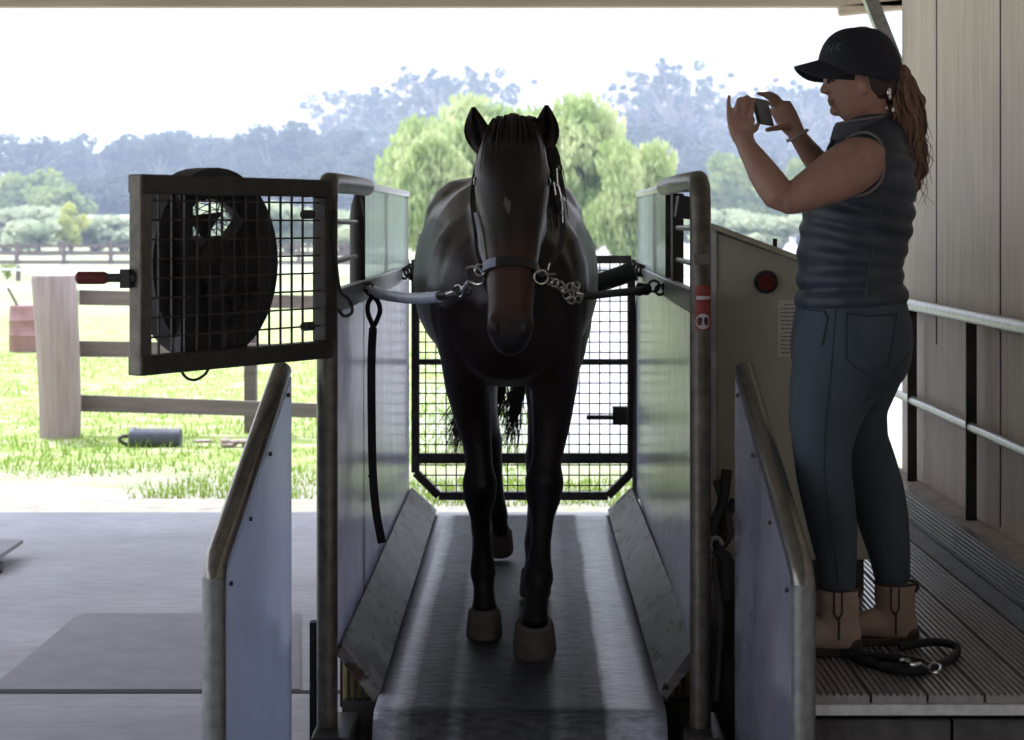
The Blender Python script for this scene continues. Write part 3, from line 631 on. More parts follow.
# ------------------------------------------------------------------ halter
ht = thing('halter', Hh(.018, -1.33, 1.34), 'dark halter with pale left strap and metal rings on the horse head', 'halter')
def hring(z, grow):                                        # ring of the head at height z
    for i in range(len(HD)-1):
        if HD[i][1] >= z >= HD[i+1][1]:
            t = (HD[i][1]-z)/(HD[i][1]-HD[i+1][1]); q = [HD[i][k]*(1-t)+HD[i+1][k]*t for k in range(4)]; break
    d = (Vector((0, HD[i+1][0]-HD[i][0], HD[i+1][1]-HD[i][1]))).normalized(); up = V(0, d.z, -d.y)
    if up.y > 0: up = -up
    c = Hh(HX(z), q[0], q[1]); n = 40; r = []
    for j in range(n):
        a = 2*math.pi*j/n; r.append(c+V(1, 0, 0)*math.copysign(abs(math.cos(a))**(2/2.3), math.cos(a))*(q[2]+grow)+up*math.copysign(abs(math.sin(a))**(2/2.3), math.sin(a))*(q[3]+grow))
    return r, d
def band(z, wd, grow, i0=0, i1=40):
    r, d = hring(z, grow); r2, _ = hring(z, grow+.004); m = MB(); vs = []
    idx = [i % 40 for i in range(i0, i1+1)]
    for i in idx: vs += [r[i]-d*wd/2, r[i]+d*wd/2, r2[i]+d*wd/2, r2[i]-d*wd/2]
    k = len(idx); return m.add(vs, [(4*i+j, 4*i+(j+1) % 4, 4*i+4+(j+1) % 4, 4*i+4+j) for i in range(k-1) for j in range(4)]+[(0, 1, 2, 3), (4*k-4, 4*k-1, 4*k-2, 4*k-3)])
zN = 1.275
band(zN, .028, .004).build('noseband', 'leather_dark', ht)
o = band(zN, .030, .0085, 13, 19).build('noseband_patch', 'pale_web', ht); o['label'] = 'pale blue web section of the noseband'
rN, _ = hring(zN, .012)
def torus(c, r_, t, ax_=(0, 1, 0), n=22):
    ax_ = Vector(ax_).normalized(); u = ax_.orthogonal().normalized(); v = ax_.cross(u)
    return MB().tube([Vector(c)+u*math.cos(2*math.pi*i/n)*r_+v*math.sin(2*math.pi*i/n)*r_ for i in range(n)], t, 8, closed=True)
RL = rN[19]+V(-.004, -.012, 0); RR = P(541, 277, RL.y-.02)
torus(RL, .017, .0035, (.5, 1, 0)).build('side_ring', 'chrome', ht)
torus(RR, .021, .0040, (-.2, 1, .1)).build('side_ring', 'brass', ht)
def strap(pts, wd, th, name, mt, out, par=ht):
    m = MB(); pts = [Vector(p) for p in pts]; pts, _ = spline(pts, 1, 6); vs = []
    for i, p in enumerate(pts):
        t = (pts[min(i+1, len(pts)-1)]-pts[max(i-1, 0)]).normalized(); o_ = Vector(out); o_ = (o_-t*o_.dot(t)).normalized(); s_ = t.cross(o_)
        vs += [p-s_*wd/2-o_*th/2, p+s_*wd/2-o_*th/2, p+s_*wd/2+o_*th/2, p-s_*wd/2+o_*th/2]
    k = len(pts); m.add(vs, [(4*i+j, 4*i+(j+1) % 4, 4*i+4+(j+1) % 4, 4*i+4+j) for i in range(k-1) for j in range(4)]+[(0, 1, 2, 3), (4*k-4, 4*k-1, 4*k-2, 4*k-3)])
    return m.build(name, mt, par)
yE = RL.y
strap([P(483, 268, yE), P(478, 248, yE+.03), P(476.5, 230, yE+.05), P(474, 212, yE+.10), P(473, 196, yE+.17), P(478, 165, yE+.25), P(492, 140, yE+.28), P(513, 128, yE+.30), P(540, 140, yE+.28), P(553, 160, yE+.22), P(556, 176, yE+.15)], .018, .004, 'cheek_strap', 'leather_dark', (0, -1, 0))
o = strap([P(485, 264, yE-.008), P(480.5, 250, yE+.015), P(478.5, 232, yE+.03), P(475, 213, yE+.08)], .009, .004, 'strap_lining', 'hose', (0, -1, 0)); o['label'] = 'pale blue lining of the left cheek strap'
strap([P(556, 172, yE+.12), P(558, 195, yE+.07), P(562, 215, yE+.05), P(561, 243, yE+.03), P(548, 268, yE+.0), P(541, 275, yE)], .018, .004, 'cheek_strap', 'leather_dark', (0, -1, 0))
m = MB()
for (a, b), (c, d_) in (((557, 168), (558, 184)), ((559, 186), (562, 199)), ((562.5, 201), (563, 212)), ((563, 214), (563.5, 240)), ((554, 182), (556, 195))): m.cyl(P(a, b, yE+.045), P(c, d_, yE+.045), .0028, n=8)
for (a, b) in ((557.5, 185), (561.5, 200), (562, 213)): m.ball(P(a, b, yE+.045), .006, 8)
m.build('buckle', 'chrome', ht)
strap([RL+V(0, .02, 0), P(500, 312, yE+.08), P(530, 312, yE+.09), RR+V(0, .03, 0)], .016, .004, 'chin_strap', 'leather_dark', (0, 0, -1))
m = MB().cyl(P(548, 270, yE-.02), P(550, 263, yE-.02), .003, n=8).cyl(P(545, 274, yE-.02), P(556, 274, yE-.02), .004, n=8)
m.build('buckle', 'brass', ht)
# ------------------------------------------------------------------ cross ties
lt = thing('cross_tie', P(366, 288, 6.85), 'cross tie sheathed in pale blue hose at left of the horse', 'tie')
A = P(367, 287, 6.85)
MB().tube([P(371, 290, 6.82), P(381, 294, 6.75), P(398, 297, 6.62), P(418, 298.5, 6.48), P(440, 296.5, 6.34)], .0185, 14, smooth=5).build('hose_sleeve', 'hose', lt)
MB().cyl(P(437, 296.6, 6.36), P(448, 294.5, 6.30), .017, .012).build('hose_end', 'leather_dark', lt)
def snap(a, b, parent, mt):
    a, b = Vector(a), Vector(b); d_ = b-a; m = MB()
    m.cyl(a, a+d_*.45, .0075, .0095, 12); m.ball(a+d_*.1, .011, 10)
    u = V(0, -1, 0); s_ = d_.normalized().cross(u).normalized(); c = a+d_*.75; r_ = d_.length*.27
    m.tube([c+(-d_.normalized()*math.cos(t)+s_*math.sin(t)*.6)*r_ for t in [i*2*math.pi/14 for i in range(14)]], .0042, 8, closed=True)
    m.cyl(a+d_*.3-s_*.012, a+d_*.3+s_*.016, .004, n=8)
    return m.build('snap_hook', mt, parent)
snap(P(447, 294.5, 6.3), P(463, 290, 6.2), lt, 'chrome'); snap(P(462, 291, 6.2), RL+V(0, -.004, 0), lt, 'chrome')
for i in range(5): torus(P(452+i*4, 300-i*2.2, 6.24), .011, .003, (i % 2, 1, .3)).build('chain_link', 'steel_dark', lt)
for i in range(3): torus(P(366+i*2, 287+2*i, 6.86-.01*i), .015, .0035, (i % 2, 1, .3)).build('wall_link', 'steel_dark', lt)
rt = thing('cross_tie', P(662, 288, 7.3), 'black cross tie running from right wall to the horse halter', 'tie')
MB().tube([P(648, 289, 7.25), P(638, 291, 7.2), P(615, 293, 6.9), P(590, 296, 6.5), P(580, 296, 6.4)], [.020, .016, .0135, .012, .011], 12, smooth=5).build('strap', 'webbing', rt)
m = MB()
for k in range(16):
    t = k/15; c = P(640+t*8, 289.5, 7.25); m.ball(c+V(math.sin(k*2.3)*.006, 0, math.cos(k*1.7)*.010), .016-.004*t, 8)
m.build('knot', 'webbing', rt)
for i, (a, b, r_) in enumerate(((654, 286, .020), (660, 290, .018), (666, 287, .016))): torus(P(a, b, 7.25), r_, .005, (.4*i, 1, 0)).build('ring', 'steel_dark', rt)
MB().cyl(P(664, 288, 7.25), P(674, 290, 7.25)+V(0, .05, 0), .008, n=8).build('eye_bolt', 'steel_dark', rt)
snap(P(582, 296, 6.4), P(564, 290, 6.25), rt, 'brass')
for i, (a, b, r_) in enumerate(((574, 292, .016), (570, 287, .014), (576, 286, .013), (564, 289, .012), (578, 299, .011), (560, 285, .013), (555, 283, .012), (571, 300, .012), (550, 281, .011))): torus(P(a, b, 6.3-.02*i), r_, .0035, (.5*(i % 3)-.4, 1, .3*(i % 2))).build('chain_link', 'brass', rt)
# hanging lead strap on the left wall
hl = thing('hanging_lead', P(372, 290, 6.78), 'black leather lead strap hanging down inside the left wall', 'lead')
Yh = 6.78
m = MB().tube([P(372, 297, Yh), P(368, 304, Yh), P(368, 313, Yh), P(371, 321, Yh), P(373.5, 326, Yh), P(377, 320, Yh), P(380, 311, Yh), P(378.5, 303, Yh), P(374, 297, Yh)], [.0085]*9, 8, smooth=5, closed=True); m.build('loop', 'webbing', hl)
for z_, r_ in ((329, (.012, .010, .02)), (296, (.009, .009, .012))): MB().ball(P(373, z_, Yh), r_).build('keeper', 'webbing', hl)
strap([P(373, 328, Yh), P(371.5, 360, Yh), P(371.5, 400, Yh), P(372, 440, Yh), P(373, 475, Yh), P(376, 510, Yh), P(382, 543, Yh)], .028, .010, 'strap', 'webbing', (0, -1, 0), hl)
MB().ball(P(372, 476, Yh), (.014, .009, .010)).build('keeper', 'webbing', hl)
for (a, b, r_) in ((372, 292, .014), (369, 287, .014)): torus(P(a, b, 6.8), r_, .004, (.3, 1, 0)).build('hook', 'steel_dark', hl)
# ------------------------------------------------------------------ woman
def skin_x(nt, bs, c, f):
    bs.inputs['Subsurface Weight'].default_value = .05; bs.inputs['Subsurface Radius'].default_value = (.01, .004, .002)
mat('skin', (.37, .215, .16), rough=.5, col2=(.32, .185, .135), scale=9, extra=skin_x, spec=.35)
mat('denim', (.054, .076, .096), rough=.85, col2=(.034, .050, .066), scale=7, sc=(1, 1, .5), bmp=.15)
mat('denim_seam', (.03, .045, .055), rough=.9); mat('vest_navy', (.028, .038, .056), rough=.5, col2=(.018, .025, .038), scale=10, bmp=.1)
mat('vest_trim', (.22, .21, .20), rough=.5); mat('collar_slate', (.055, .066, .085), rough=.6); mat('cap_navy', (.010, .012, .022), rough=.8); mat('cap_mark', (.10, .12, .14), rough=.8)
mat('boot_tan', (.42, .32, .255), rough=.75, col2=(.31, .235, .185), scale=10, bmp=.2); mat('boot_dark', (.05, .035, .03), rough=.7)
mat('hair_brown', (.22, .115, .065), rough=.45, col2=(.07, .035, .022), scale=20, sc=(3, 3, .4)); mat('hair_dark', (.03, .016, .012), rough=.5)
mat('lip', (.28, .13, .105), rough=.4); mat('screen', (.02, .05, .075), rough=.35, col2=(.010, .02, .035), spec=.25); mat('eye_white', (.30, .28, .27), rough=.2)
mat('silicone', (.35, .30, .26), rough=.3)
WY = 5.38
wm = thing('woman', (.95, 5.32, .53), 'person in navy cap, quilted vest and jeans filming the horse on a phone', 'person')
B = MB()
def wl(pts, n=20, side=(1, 0, 0), ex=2., mb=None, y=WY):
    """pts: (px, py, Y, half width in px, half depth m)"""
    (mb or B).loft([(P(a, b, yy), hw*yy/F, hd) for a, b, yy, hw, hd in pts], n, side=side, ex=ex)
# head by level: front px, back px, half width
hd = [(33, 846, 874, .035), (40, 834, 888, .056), (50, 826, 892, .070), (60, 823, 896, .074), (70, 822.5, 897, .076), (79, 824, 900, .077), (88, 825.5, 898, .074), (96, 827, 893, .070), (104, 829, 886, .063), (111, 831, 878, .054), (116, 835, 868, .042)]
wl([((f+b)/2, y, WY, (b-f)/2, w_) for y, f, b, w_ in hd], 28, ex=2.15)
def wb(px, py, yy, r, rot=None): B.ball(P(px, py, yy), r, 12, rot)
wb(829, 79, WY, (.012, .05, .012)); 
B.loft([(P(828, 80, WY), .009, .010), (P(826, 86, WY), .010, .011), (P(823.5, 90, WY), .012, .012), (P(824.5, 92, WY), .013, .010)], 10, side=(0, 1, 0))
wb(828, 91, WY, (.014, .020, .010)); wb(829.6, 99.0, WY, (.0065, .018, .007)); wb(830.4, 103.5, WY, (.006, .016, .006)); wb(835.3, 111, WY, (.016, .020, .014)); 
wb(864, 87, WY-.079, (.012, .009, .020), Matrix.Rotation(R(-12), 3, 'Y'))
wl([(874, 92, WY, 17, .052), (873, 110, WY, 17, .054), (872, 128, WY, 18.5, .058), (871, 145, WY, 22, .08)])
# trunk and legs (inside the clothes)
wl([(870, 142, WY, 20, .09), (868, 152, WY, 28, .16), (866, 170, WY, 35, .165), (864, 200, WY, 44, .155), (858, 235, WY, 42, .14), (853, 265, WY, 42, .14), (852, 300, WY, 48, .165), (852, 335, WY, 50, .17), (855, 365, WY, 46, .165)], 28)
LN = [(840, 365, 5.30, 48, .10), (830, 395, 5.29, 42, .095), (823.5, 425, 5.28, 35, .083), (822.5, 452, 5.27, 29.5, .072), (824, 475, 5.26, 28, .068), (828.5, 500, 5.25, 27, .068), (833, 530, 5.245, 24.5, .062), (836.5, 560, 5.24, 20.5, .052), (838, 588, 5.24, 18, .045)]
LF = [(862, 365, 5.46, 46, .10), (858, 390, 5.46, 38, .095), (858, 415, 5.46, 29, .083), (862, 440, 5.45, 26.5, .072), (869, 462, 5.44, 27, .068), (877, 490, 5.42, 27.5, .068), (883, 520, 5.40, 26, .062), (889, 550, 5.39, 21.5, .052), (893, 582, 5.38, 17.5, .045)]
wl([(a, b, y, h*.88, d_*.88) for a, b, y, h, d_ in LN]+[(838, 612, 5.25, 10, .028), (836, 638, 5.25, 11, .026)]); wl([(a, b, y, h*.88, d_*.88) for a, b, y, h, d_ in LF]+[(894, 605, 5.39, 10, .028), (892, 630, 5.39, 11, .026)])
# near arm
def arm(pts): B.loft([(P(a, b, y), r_*y/F, r_*y/F*.95) for a, b, y, r_ in pts], 18, side=(0, 1, 0))
arm([(864, 161, 5.25, 25), (858, 163, 5.20, 28), (848, 169, 5.17, 29), (834, 177, 5.15, 27), (819, 185, 5.14, 23.5), (804, 193, 5.13, 20), (793, 198, 5.13, 17.5), (784, 199, 5.13, 16.5)])
arm([(787, 201, 5.13, 14), (779, 195, 5.13, 18), (771, 184, 5.14, 17.5), (762, 171, 5.16, 16), (754, 158, 5.18, 13), (747, 147, 5.20, 10.8), (743.5, 138, 5.21, 10.2)])
arm([(872, 160, 5.52, 29), (860, 168, 5.56, 27), (848, 178, 5.58, 21), (838, 185, 5.58, 16)])
arm([(840, 186, 5.58, 14.5), (830, 176, 5.56, 14.5), (820, 166, 5.53, 13.5), (810, 153, 5.50, 12), (802, 142, 5.47, 10), (796, 133, 5.45, 9)])
# hands: palm then five fingers
def palm(pts): B.loft([(P(a, b, y), h*y/F, d_) for a, b, y, h, d_ in pts], 14, side=(1, 0, 0), ex=2.6)
def fing(pts, r0=.0090, r1=.0070):
    k = len(pts); B.loft([(P(a, b, y), r0+(r1-r0)*i/(k-1), r0+(r1-r0)*i/(k-1)) for i, (a, b, y) in enumerate(pts)], 10, side=(1, 0, .3))
palm([(743.5, 142, 5.21, 9.5, .020), (742, 133, 5.21, 12.5, .018), (741, 124, 5.21, 14.0, .015), (741, 118, 5.215, 14.5, .012)])
fing([(729.5, 120, 5.215), (728.8, 110, 5.21), (728.6, 102, 5.212), (729.3, 95.5, 5.218)], .0082, .0056)
fing([(736, 116, 5.213), (737.2, 106, 5.20), (739.5, 99.5, 5.215), (741, 99, 5.245)], .0088, .0068)
fing([(743.5, 115, 5.213), (745, 104, 5.20), (746.5, 97.5, 5.213), (747.5, 97, 5.25)], .0090, .0070)
fing([(750.5, 116, 5.215), (751.5, 107, 5.205), (752.5, 101, 5.22), (754, 100, 5.26)], .0088, .0068)
fing([(745, 135, 5.215), (751, 131, 5.225), (756, 128.5, 5.24), (758, 124, 5.25)], .0110, .0072)
palm([(797, 134, 5.45, 8.5, .019), (791, 125, 5.45, 11, .019), (785, 115, 5.45, 12, .018), (780, 106, 5.445, 11.5, .015)])
fing([(775, 106, 5.44), (770.5, 98.5, 5.42), (764, 94.5, 5.40), (757.5, 93.5, 5.385)], .0088, .0062)
fing([(781, 103, 5.45), (776, 96.5, 5.43), (770, 93.5, 5.41), (764.5, 93.5, 5.40)], .0090, .0064)
fing([(778, 110, 5.46), (771.5, 103, 5.455), (764, 103, 5.44), (758, 106, 5.425)], .0086, .0066)
fing([(780, 116, 5.465), (773, 112, 5.465), (766, 112, 5.45), (760, 114, 5.43)], .0082, .0060)
fing([(790, 127, 5.44), (782, 127, 5.42), (774, 128.5, 5.40), (766.5, 130, 5.375)], .0110, .0068)
wbody, wbv = remesh(B, 'body', 'skin', .0042, wm, it=4, fac=.4)
# face details
MB().ball(P(830, 81.5, WY-.034), (.006, .009, .005)).build('eye', 'eye_white', wm); MB().ball(P(828.9, 81.6, WY-.036), (.0062, .0065, .0055)).build('iris', 'eye_dark', wm)
MB().ball(P(830, 81.5, WY+.034), (.008, .010, .007)).build('eye', 'eye_white', wm); MB().ball(P(828.9, 81.6, WY+.036), (.0062, .0065, .0055)).build('iris', 'eye_dark', wm)
MB().tube([P(827, 81, WY-.028), P(829.5, 79.6, WY-.044), P(834, 81, WY-.055)], .0020, 6, smooth=4).build('eyelashes', 'hair_dark', wm)
MB().tube([P(825.5, 76.5, WY-.026), P(829, 75, WY-.050), P(836, 76.5, WY-.066)], .0026, 6, smooth=4).build('eyebrow', 'hair_dark', wm)
for dy in (-.9, 1.1):
    q = [hit(wbv, x_, y_+dy, -.0005) for x_, y_ in ((828.0, 101.4), (829.5, 101.6), (831.2, 102.0), (833, 102.4))]; q = [p for p in q if p]
    if len(q) > 1: MB().tube(q, [.0022]*(len(q)-1)+[.0008], 8).build('lip', 'lip', wm)
# vest
m = MB(); rg = []
VT = [(128, 870, 31, .10), (138, 871, 35, .125), (148, 870, 38.5, .165), (160, 868.5, 43, .19), (180, 867, 48, .20), (200, 862, 52.5, .20), (215, 858.5, 54, .198), (232, 855, 54.5, .19), (250, 850.5, 53, .182), (265, 849, 51.5, .18), (285, 850, 53, .185), (304, 851.5, 57, .195)]
def vt(y):
    for i in range(len(VT)-1):
        if VT[i][0] <= y <= VT[i+1][0]:
            t = (y-VT[i][0])/(VT[i+1][0]-VT[i][0]); return [VT[i][k]*(1-t)+VT[i+1][k]*t for k in range(1, 4)]
y = 128.; m = MB()
seam = [150, 172, 192, 212, 231, 249, 267, 286, 305]
while y <= 304.01:
    c, hw, hdp = vt(y); dmin = min(abs(y-q) for q in seam); k = math.sqrt(max(0, min(1, dmin/8)))
    g = (-.015+.018*k) if y > 150 else 0
    rg.append((P(c, y, WY), hw*WY/F+g*.7, hdp+g)); y += 2
m.loft(rg, 44, ex=2.2)
vest, vbv = remesh(m, 'vest', 'vest_navy', .0065, wm, it=1)
# armhole piping and front zip, back seam
for yy, s in ((5.20, -1),):
    pts = []
    for (a, b) in ((846, 139), (856, 134), (868, 133), (878, 139), (884, 152), (884.5, 168), (880, 182), (871, 191), (862, 195), (852, 196)):
        q = hit(vbv, a, b, .003) or P(a, b, 5.2)
        pts.append(q)
    MB().tube(pts, .0042, 8, smooth=5).build('armhole_trim', 'vest_trim', vest)
pts = [hit(vbv, a, b, .002) for a, b in ((878, 196), (880, 215), (877, 235), (872, 255), (868, 275), (866, 300))]; pts = [p for p in pts if p]
MB().tube(pts, .003, 6, smooth=4).build('side_seam', 'vest_navy', vest)
# stand-up collar, open and tilted
m = MB(); n = 36; vs = []
for i in range(n+1):
    a = R(-180+8+344*i/n); ca, sa = math.cos(a), math.sin(a)       # a=180 is the throat (image left)
    f = (ca+1)/2
    for (o, up) in ((.0, 0), (.0, 1), (.010, 1), (.014, 0)):
        cx_ = 861+2*up; hw_ = 26 if up == 0 else 25.0; 
        zc_ = 141-11*f-up*(16-3*f)
        vs.append(P(cx_+ca*(hw_+o*F/WY), zc_, WY)+V(0, sa*(.088-.012*up+o), 0))
m.add(vs, [(4*i+j, 4*i+(j+1) % 4, 4*i+4+(j+1) % 4, 4*i+4+j) for i in range(n) for j in range(4)]+[(0, 1, 2, 3), (4*n, 4*n+3, 4*n+2, 4*n+1)])
cl = m.build('collar', 'collar_slate', wm, bevel=.003)
MB().tube([(vs[4*i+1]+vs[4*i+2])/2+V(0, 0, .003) for i in range(n+1)], .0035, 6).build('collar_piping', 'vest_trim', cl)
MB().tube([P(834, 139, WY-.03), P(829, 148, WY-.02), P(826, 157, WY-.01)], .006, 6, smooth=3).build('zip', 'black', vest)
# jeans
m = MB()
m.loft([(P(a, b, WY), h*WY/F, d_) for a, b, h, d_ in ((851, 292, 52, .178), (851, 308, 55, .186), (852, 325, 58.5, .194), (851.5, 342, 60, .197), (850, 358, 59, .19), (848, 374, 55, .17), (848, 386, 48, .14))], 36, ex=2.25)
m.loft([(P(a, b, y), h*y/F, d_) for a, b, y, h, d_ in [(843, 340, 5.31, 48, .115)]+LN], 24, capr=True)
m.loft([(P(a, b, y), h*y/F, d_) for a, b, y, h, d_ in [(862, 340, 5.45, 48, .115)]+LF], 24, capr=True)
m.ball(P(886, 345, 5.30), (.068, .085, .085)); m.ball(P(886, 345, 5.46), (.068, .085, .085))
jeans, jbv = remesh(m, 'jeans', 'denim', .0085, wm, it=5)
def seamline(pts, nm, mt, par, bv, r_=.0022, sm=5, cl_=False):
    q = [hit(bv, a, b, .0005) for a, b in pts]; q = [p for p in q if p]
    if len(q) > 2: return MB().tube(q, r_, 6, smooth=0).build(nm, mt, par)
def dens(pts, k=8):
    out = []
    for i in range(len(pts)-1):
        for j in range(k): t = j/k; out.append((pts[i][0]*(1-t)+pts[i+1][0]*t, pts[i][1]*(1-t)+pts[i+1][1]*t))
    return out+[pts[-1]]
seamline(dens([(847, 313), (846, 358), (856, 368), (872, 377), (888, 366), (893, 340), (897, 314)]), 'back_pocket_seam', 'denim_seam', jeans, jbv, .003)
seamline(dens([(847, 313), (870, 316), (897, 314)]), 'back_pocket_seam', 'denim_seam', jeans, jbv, .003)
seamline(dens([(803, 309), (824, 311), (828, 318), (822, 345)]), 'front_pocket_seam', 'denim_seam', jeans, jbv, .003)
seamline(dens([(836, 310), (832, 360), (826, 420), (824, 470), (832, 530), (838, 585)]), 'outseam', 'denim_seam', jeans, jbv, .002)
seamline(dens([(909, 352), (890, 378), (872, 392), (864, 402)]), 'seat_seam', 'denim_seam', jeans, jbv, .003)
# boots
def boot(cx_, cy_, yy, name, top, dx=0.):
    m = MB(); s_ = yy/F; c = P(cx_, cy_, yy); z0 = .53+.022
    def q(x_, z_): return V(c.x+x_, yy, z_)
    zt_ = CH-(top-CY)*s_
    m.loft([(q(.0, zt_), .056, .050), (q(.0, zt_-.04), .056, .050), (q(.002, zt_-.08), .052, .047), (q(.0, z0+.065), .055, .046), (q(-.004, z0+.03), .064, .044), (q(-.004, z0), .064, .042)], 24, capr=False)
    m.loft([(q(.045, z0+.028), .030, .040), (q(.0, z0+.035), .042, .044), (q(-.05, z0+.034), .043, .042), (q(-.10, z0+.028), .046, .034), (q(-.145, z0+.022), .044, .028), (q(-.178, z0+.018), .030, .019)], 20, side=(0, 1, 0))
    b, bv = remesh(m, 'boot', 'boot_tan', .006, wm, it=3)
    so_ = MB(); pl = []
    for i in range(28):
        a = 2*math.pi*i/28; x_ = -.06+math.cos(a)*.125; w_ = .043*(abs(math.sin(a))**.8)*(1.1 if x_ < -.08 else .95)*math.copysign(1, math.sin(a)); pl.append(V(c.x+x_, yy+w_, .531))
    so_.prism(pl, (0, 0, .022)).build('sole', 'boot_dark', b, bevel=.004)
    so_ = MB().box((c.x+.0, yy-.036, .531), (c.x+.062, yy+.036, .575)).build('heel', 'boot_dark', b, bevel=.01)
    seamline(dens([(cx_-4, top-1), (cx_-4, top+26), (cx_, top+32), (cx_+4, top+26), (cx_+4, top-1)]), 'side_gore', 'boot_dark', b, bv, .003)
    seamline(dens([(cx_+1, top+30), (cx_+1, top+52)]), 'side_seam', 'boot_dark', b, bv, .003)
    MB().tube([P(cx_+20, top-1, yy-.02), P(cx_+23, top+4, yy-.02), P(cx_+20, top+9, yy-.02)], .005, 8, smooth=4).build('pull_tab', 'boot_dark', b)
    MB().tube([q(math.cos(t)*.056, zt_+.002)+V(0, math.sin(t)*.050, 0) for t in [i*math.pi/12 for i in range(24)]], .004, 6, closed=True).build('cuff_edge', 'boot_dark', b)
boot(838, 650, 5.25, 'a', 588); boot(895, 642, 5.39, 'b', 583)
# cap
m = MB(); n = 40; vs = []; K = 12
def cap_pt(u, a, g=0.):
    # u 0 bottom edge .. 1 crown ; a 180 = forehead
    ca, sa = math.cos(a), math.sin(a); f = (1-ca)/2          # 1 front
    zb_ = 87-16*f; cr = 29+g; zpx = zb_+(cr-zb_)*math.sin(u*math.pi/2)
    k = math.cos(u*math.pi/2)**.75
    cx_ = 861+(-3*u if ca < 0 else 0)
    hw_ = (42 if ca < 0 else 41.5)*k
    return P(cx_+ca*hw_, zpx, WY)+V(0, sa*.088*k, 0)
for i in range(K+1):
    for j in range(n): vs.append(cap_pt(min(i/K, .995), 2*math.pi*j/n))
fs = [(i*n+j, i*n+(j+1) % n, (i+1)*n+(j+1) % n, (i+1)*n+j) for i in range(K) for j in range(n)]+[tuple(K*n+j for j in range(n))]
m.add(vs, fs); cap = m.build('cap', 'cap_navy', wm, ang=60); s_ = cap.modifiers.new('s', 'SOLIDIFY'); s_.thickness = .004; s_.offset = 1
MB().ball(P(861, 28.5, WY), (.009, .009, .005)).build('button', 'cap_navy', cap)
m = MB(); vs = []; nu, nv = 16, 10
for i in range(nu+1):
    t = -1+2*i/nu
    for j in range(nv+1):
        u = j/nv; ph = R(90*t*.86)
        bx, by = -math.cos(ph)*.088, math.sin(ph)*.082
        ext = .082*math.sqrt(max(0, 1-abs(t)**12))*u
        base = P(857, 67, WY)
        z = -.036*(by/.08)**2-.022*u+.018
        vs.append(base+V(bx-ext, by*(1-.10*u), z))
k = nv+1
m.add(vs, [(i*k+j, (i+1)*k+j, (i+1)*k+j+1, i*k+j+1) for i in range(nu) for j in range(nv)])
br = m.build('brim', 'cap_navy', cap, fast=True); s_ = br.modifiers.new('s', 'SOLIDIFY'); s_.thickness = .006; s_.offset = 1
capbv = BVHTree.FromPolygons([v.co+ORG[cap.name] for v in cap.data.vertices], [tuple(p.vertices) for p in cap.data.polygons])
m = MB()
for st_ in ([(826, 53), (829, 46)], [(829, 46), (831, 52)], [(831, 52), (834, 44)], [(835, 51), (838, 43)], [(836.5, 47), (841, 43)], [(836.5, 47), (840.5, 50.5)]):
    q = [hit(capbv, a, b, .0055) for a, b in dens(st_, 5)]; q = [p for p in q if p]
    if len(q) > 1: m.tube(q, .0016, 5)
if m.v: m.build('embroidery', 'cap_mark', cap)
# hair
m = MB(); rng = random.Random(11)
m.loft([(P(884, 74, WY), .035, .072), (P(884, 84, WY), .042, .076), (P(884, 94, WY), .038, .068), (P(884, 104, WY), .028, .05)], 20)
for s in (-1, 1): m.loft([(P(870, 70, WY+s*.066), .024, .018), (P(874, 78, WY+s*.066), .022, .016), (P(876, 86, WY+s*.063), .026, .016), (P(882, 95, WY+s*.052), .024, .018)], 14)
remesh(m, 'hair', 'hair_dark', .005, wm, it=4)
core = [(886, 69, 5), (896, 70, 9), (902, 84, 12.5), (905, 103, 15), (907, 125, 16), (909, 148, 16), (909, 168, 13.5), (908, 185, 9), (908, 199, 5)]
YP = WY-.015
pt = MB(); pt.loft([(P(a, b, YP), r_*.86*YP/F, r_*YP/F*.95) for a, b, r_ in core], 20)
pony = pt.build('ponytail', 'hair_brown', wm)
m = MB()
for k in range(330):
    a = rng.uniform(0, 2*math.pi); rad = rng.uniform(.55, 1.12); ph = rng.uniform(0, 6.28); fr = rng.uniform(.8, 1.5); kk = rng.randint(5, len(core)); pts = []
    for i in range(kk):
        cx_, cy_, r_ = core[i]; f_ = YP/F
        wv = math.sin(ph+i*fr*2.6)*.014*min(1, i/3)
        pts.append(P(cx_, cy_+rng.uniform(-4, 4), YP)+V(math.cos(a+i*.12)*r_*f_*rad+wv, math.sin(a+i*.12)*r_*f_*rad+wv*.6, 0))
    m.tube(pts, [.0035]*(kk-1)+[.0008], 4, smooth=5)
for k in range(26):
    i0 = rng.randint(2, 6); cx_, cy_, r_ = core[i0]; x0 = cx_+rng.choice((1, 1, -1))*r_*.8; p0 = P(x0, cy_, YP-.02)
    m.tube([p0, p0+V(rng.uniform(.0, .03), 0, -.03), p0+V(rng.uniform(.0, .035), 0, -.06), p0+V(rng.uniform(-.01, .045), 0, -.10)], [.0014, .001, .0008, .0004], 4, smooth=5)
m.build('curls', 'hair_brown', pony, fast=True)
for (a, b, r_) in ((889, 92, .012), (890, 97, .008), (893, 110, .009), (886.5, 108, .006)):
    MB().ball(P(a, b, YP-.062), (r_*.6, .006, r_)).build('hair_clip', 'chrome', pony)
MB().tube([P(797.5, 135.5, 5.455)+V(math.cos(t)*.026, math.sin(t)*.025, math.cos(t)*.014) for t in [i*2*math.pi/24 for i in range(24)]], .0055, 8, closed=True).build('bracelet', 'silicone', wm)
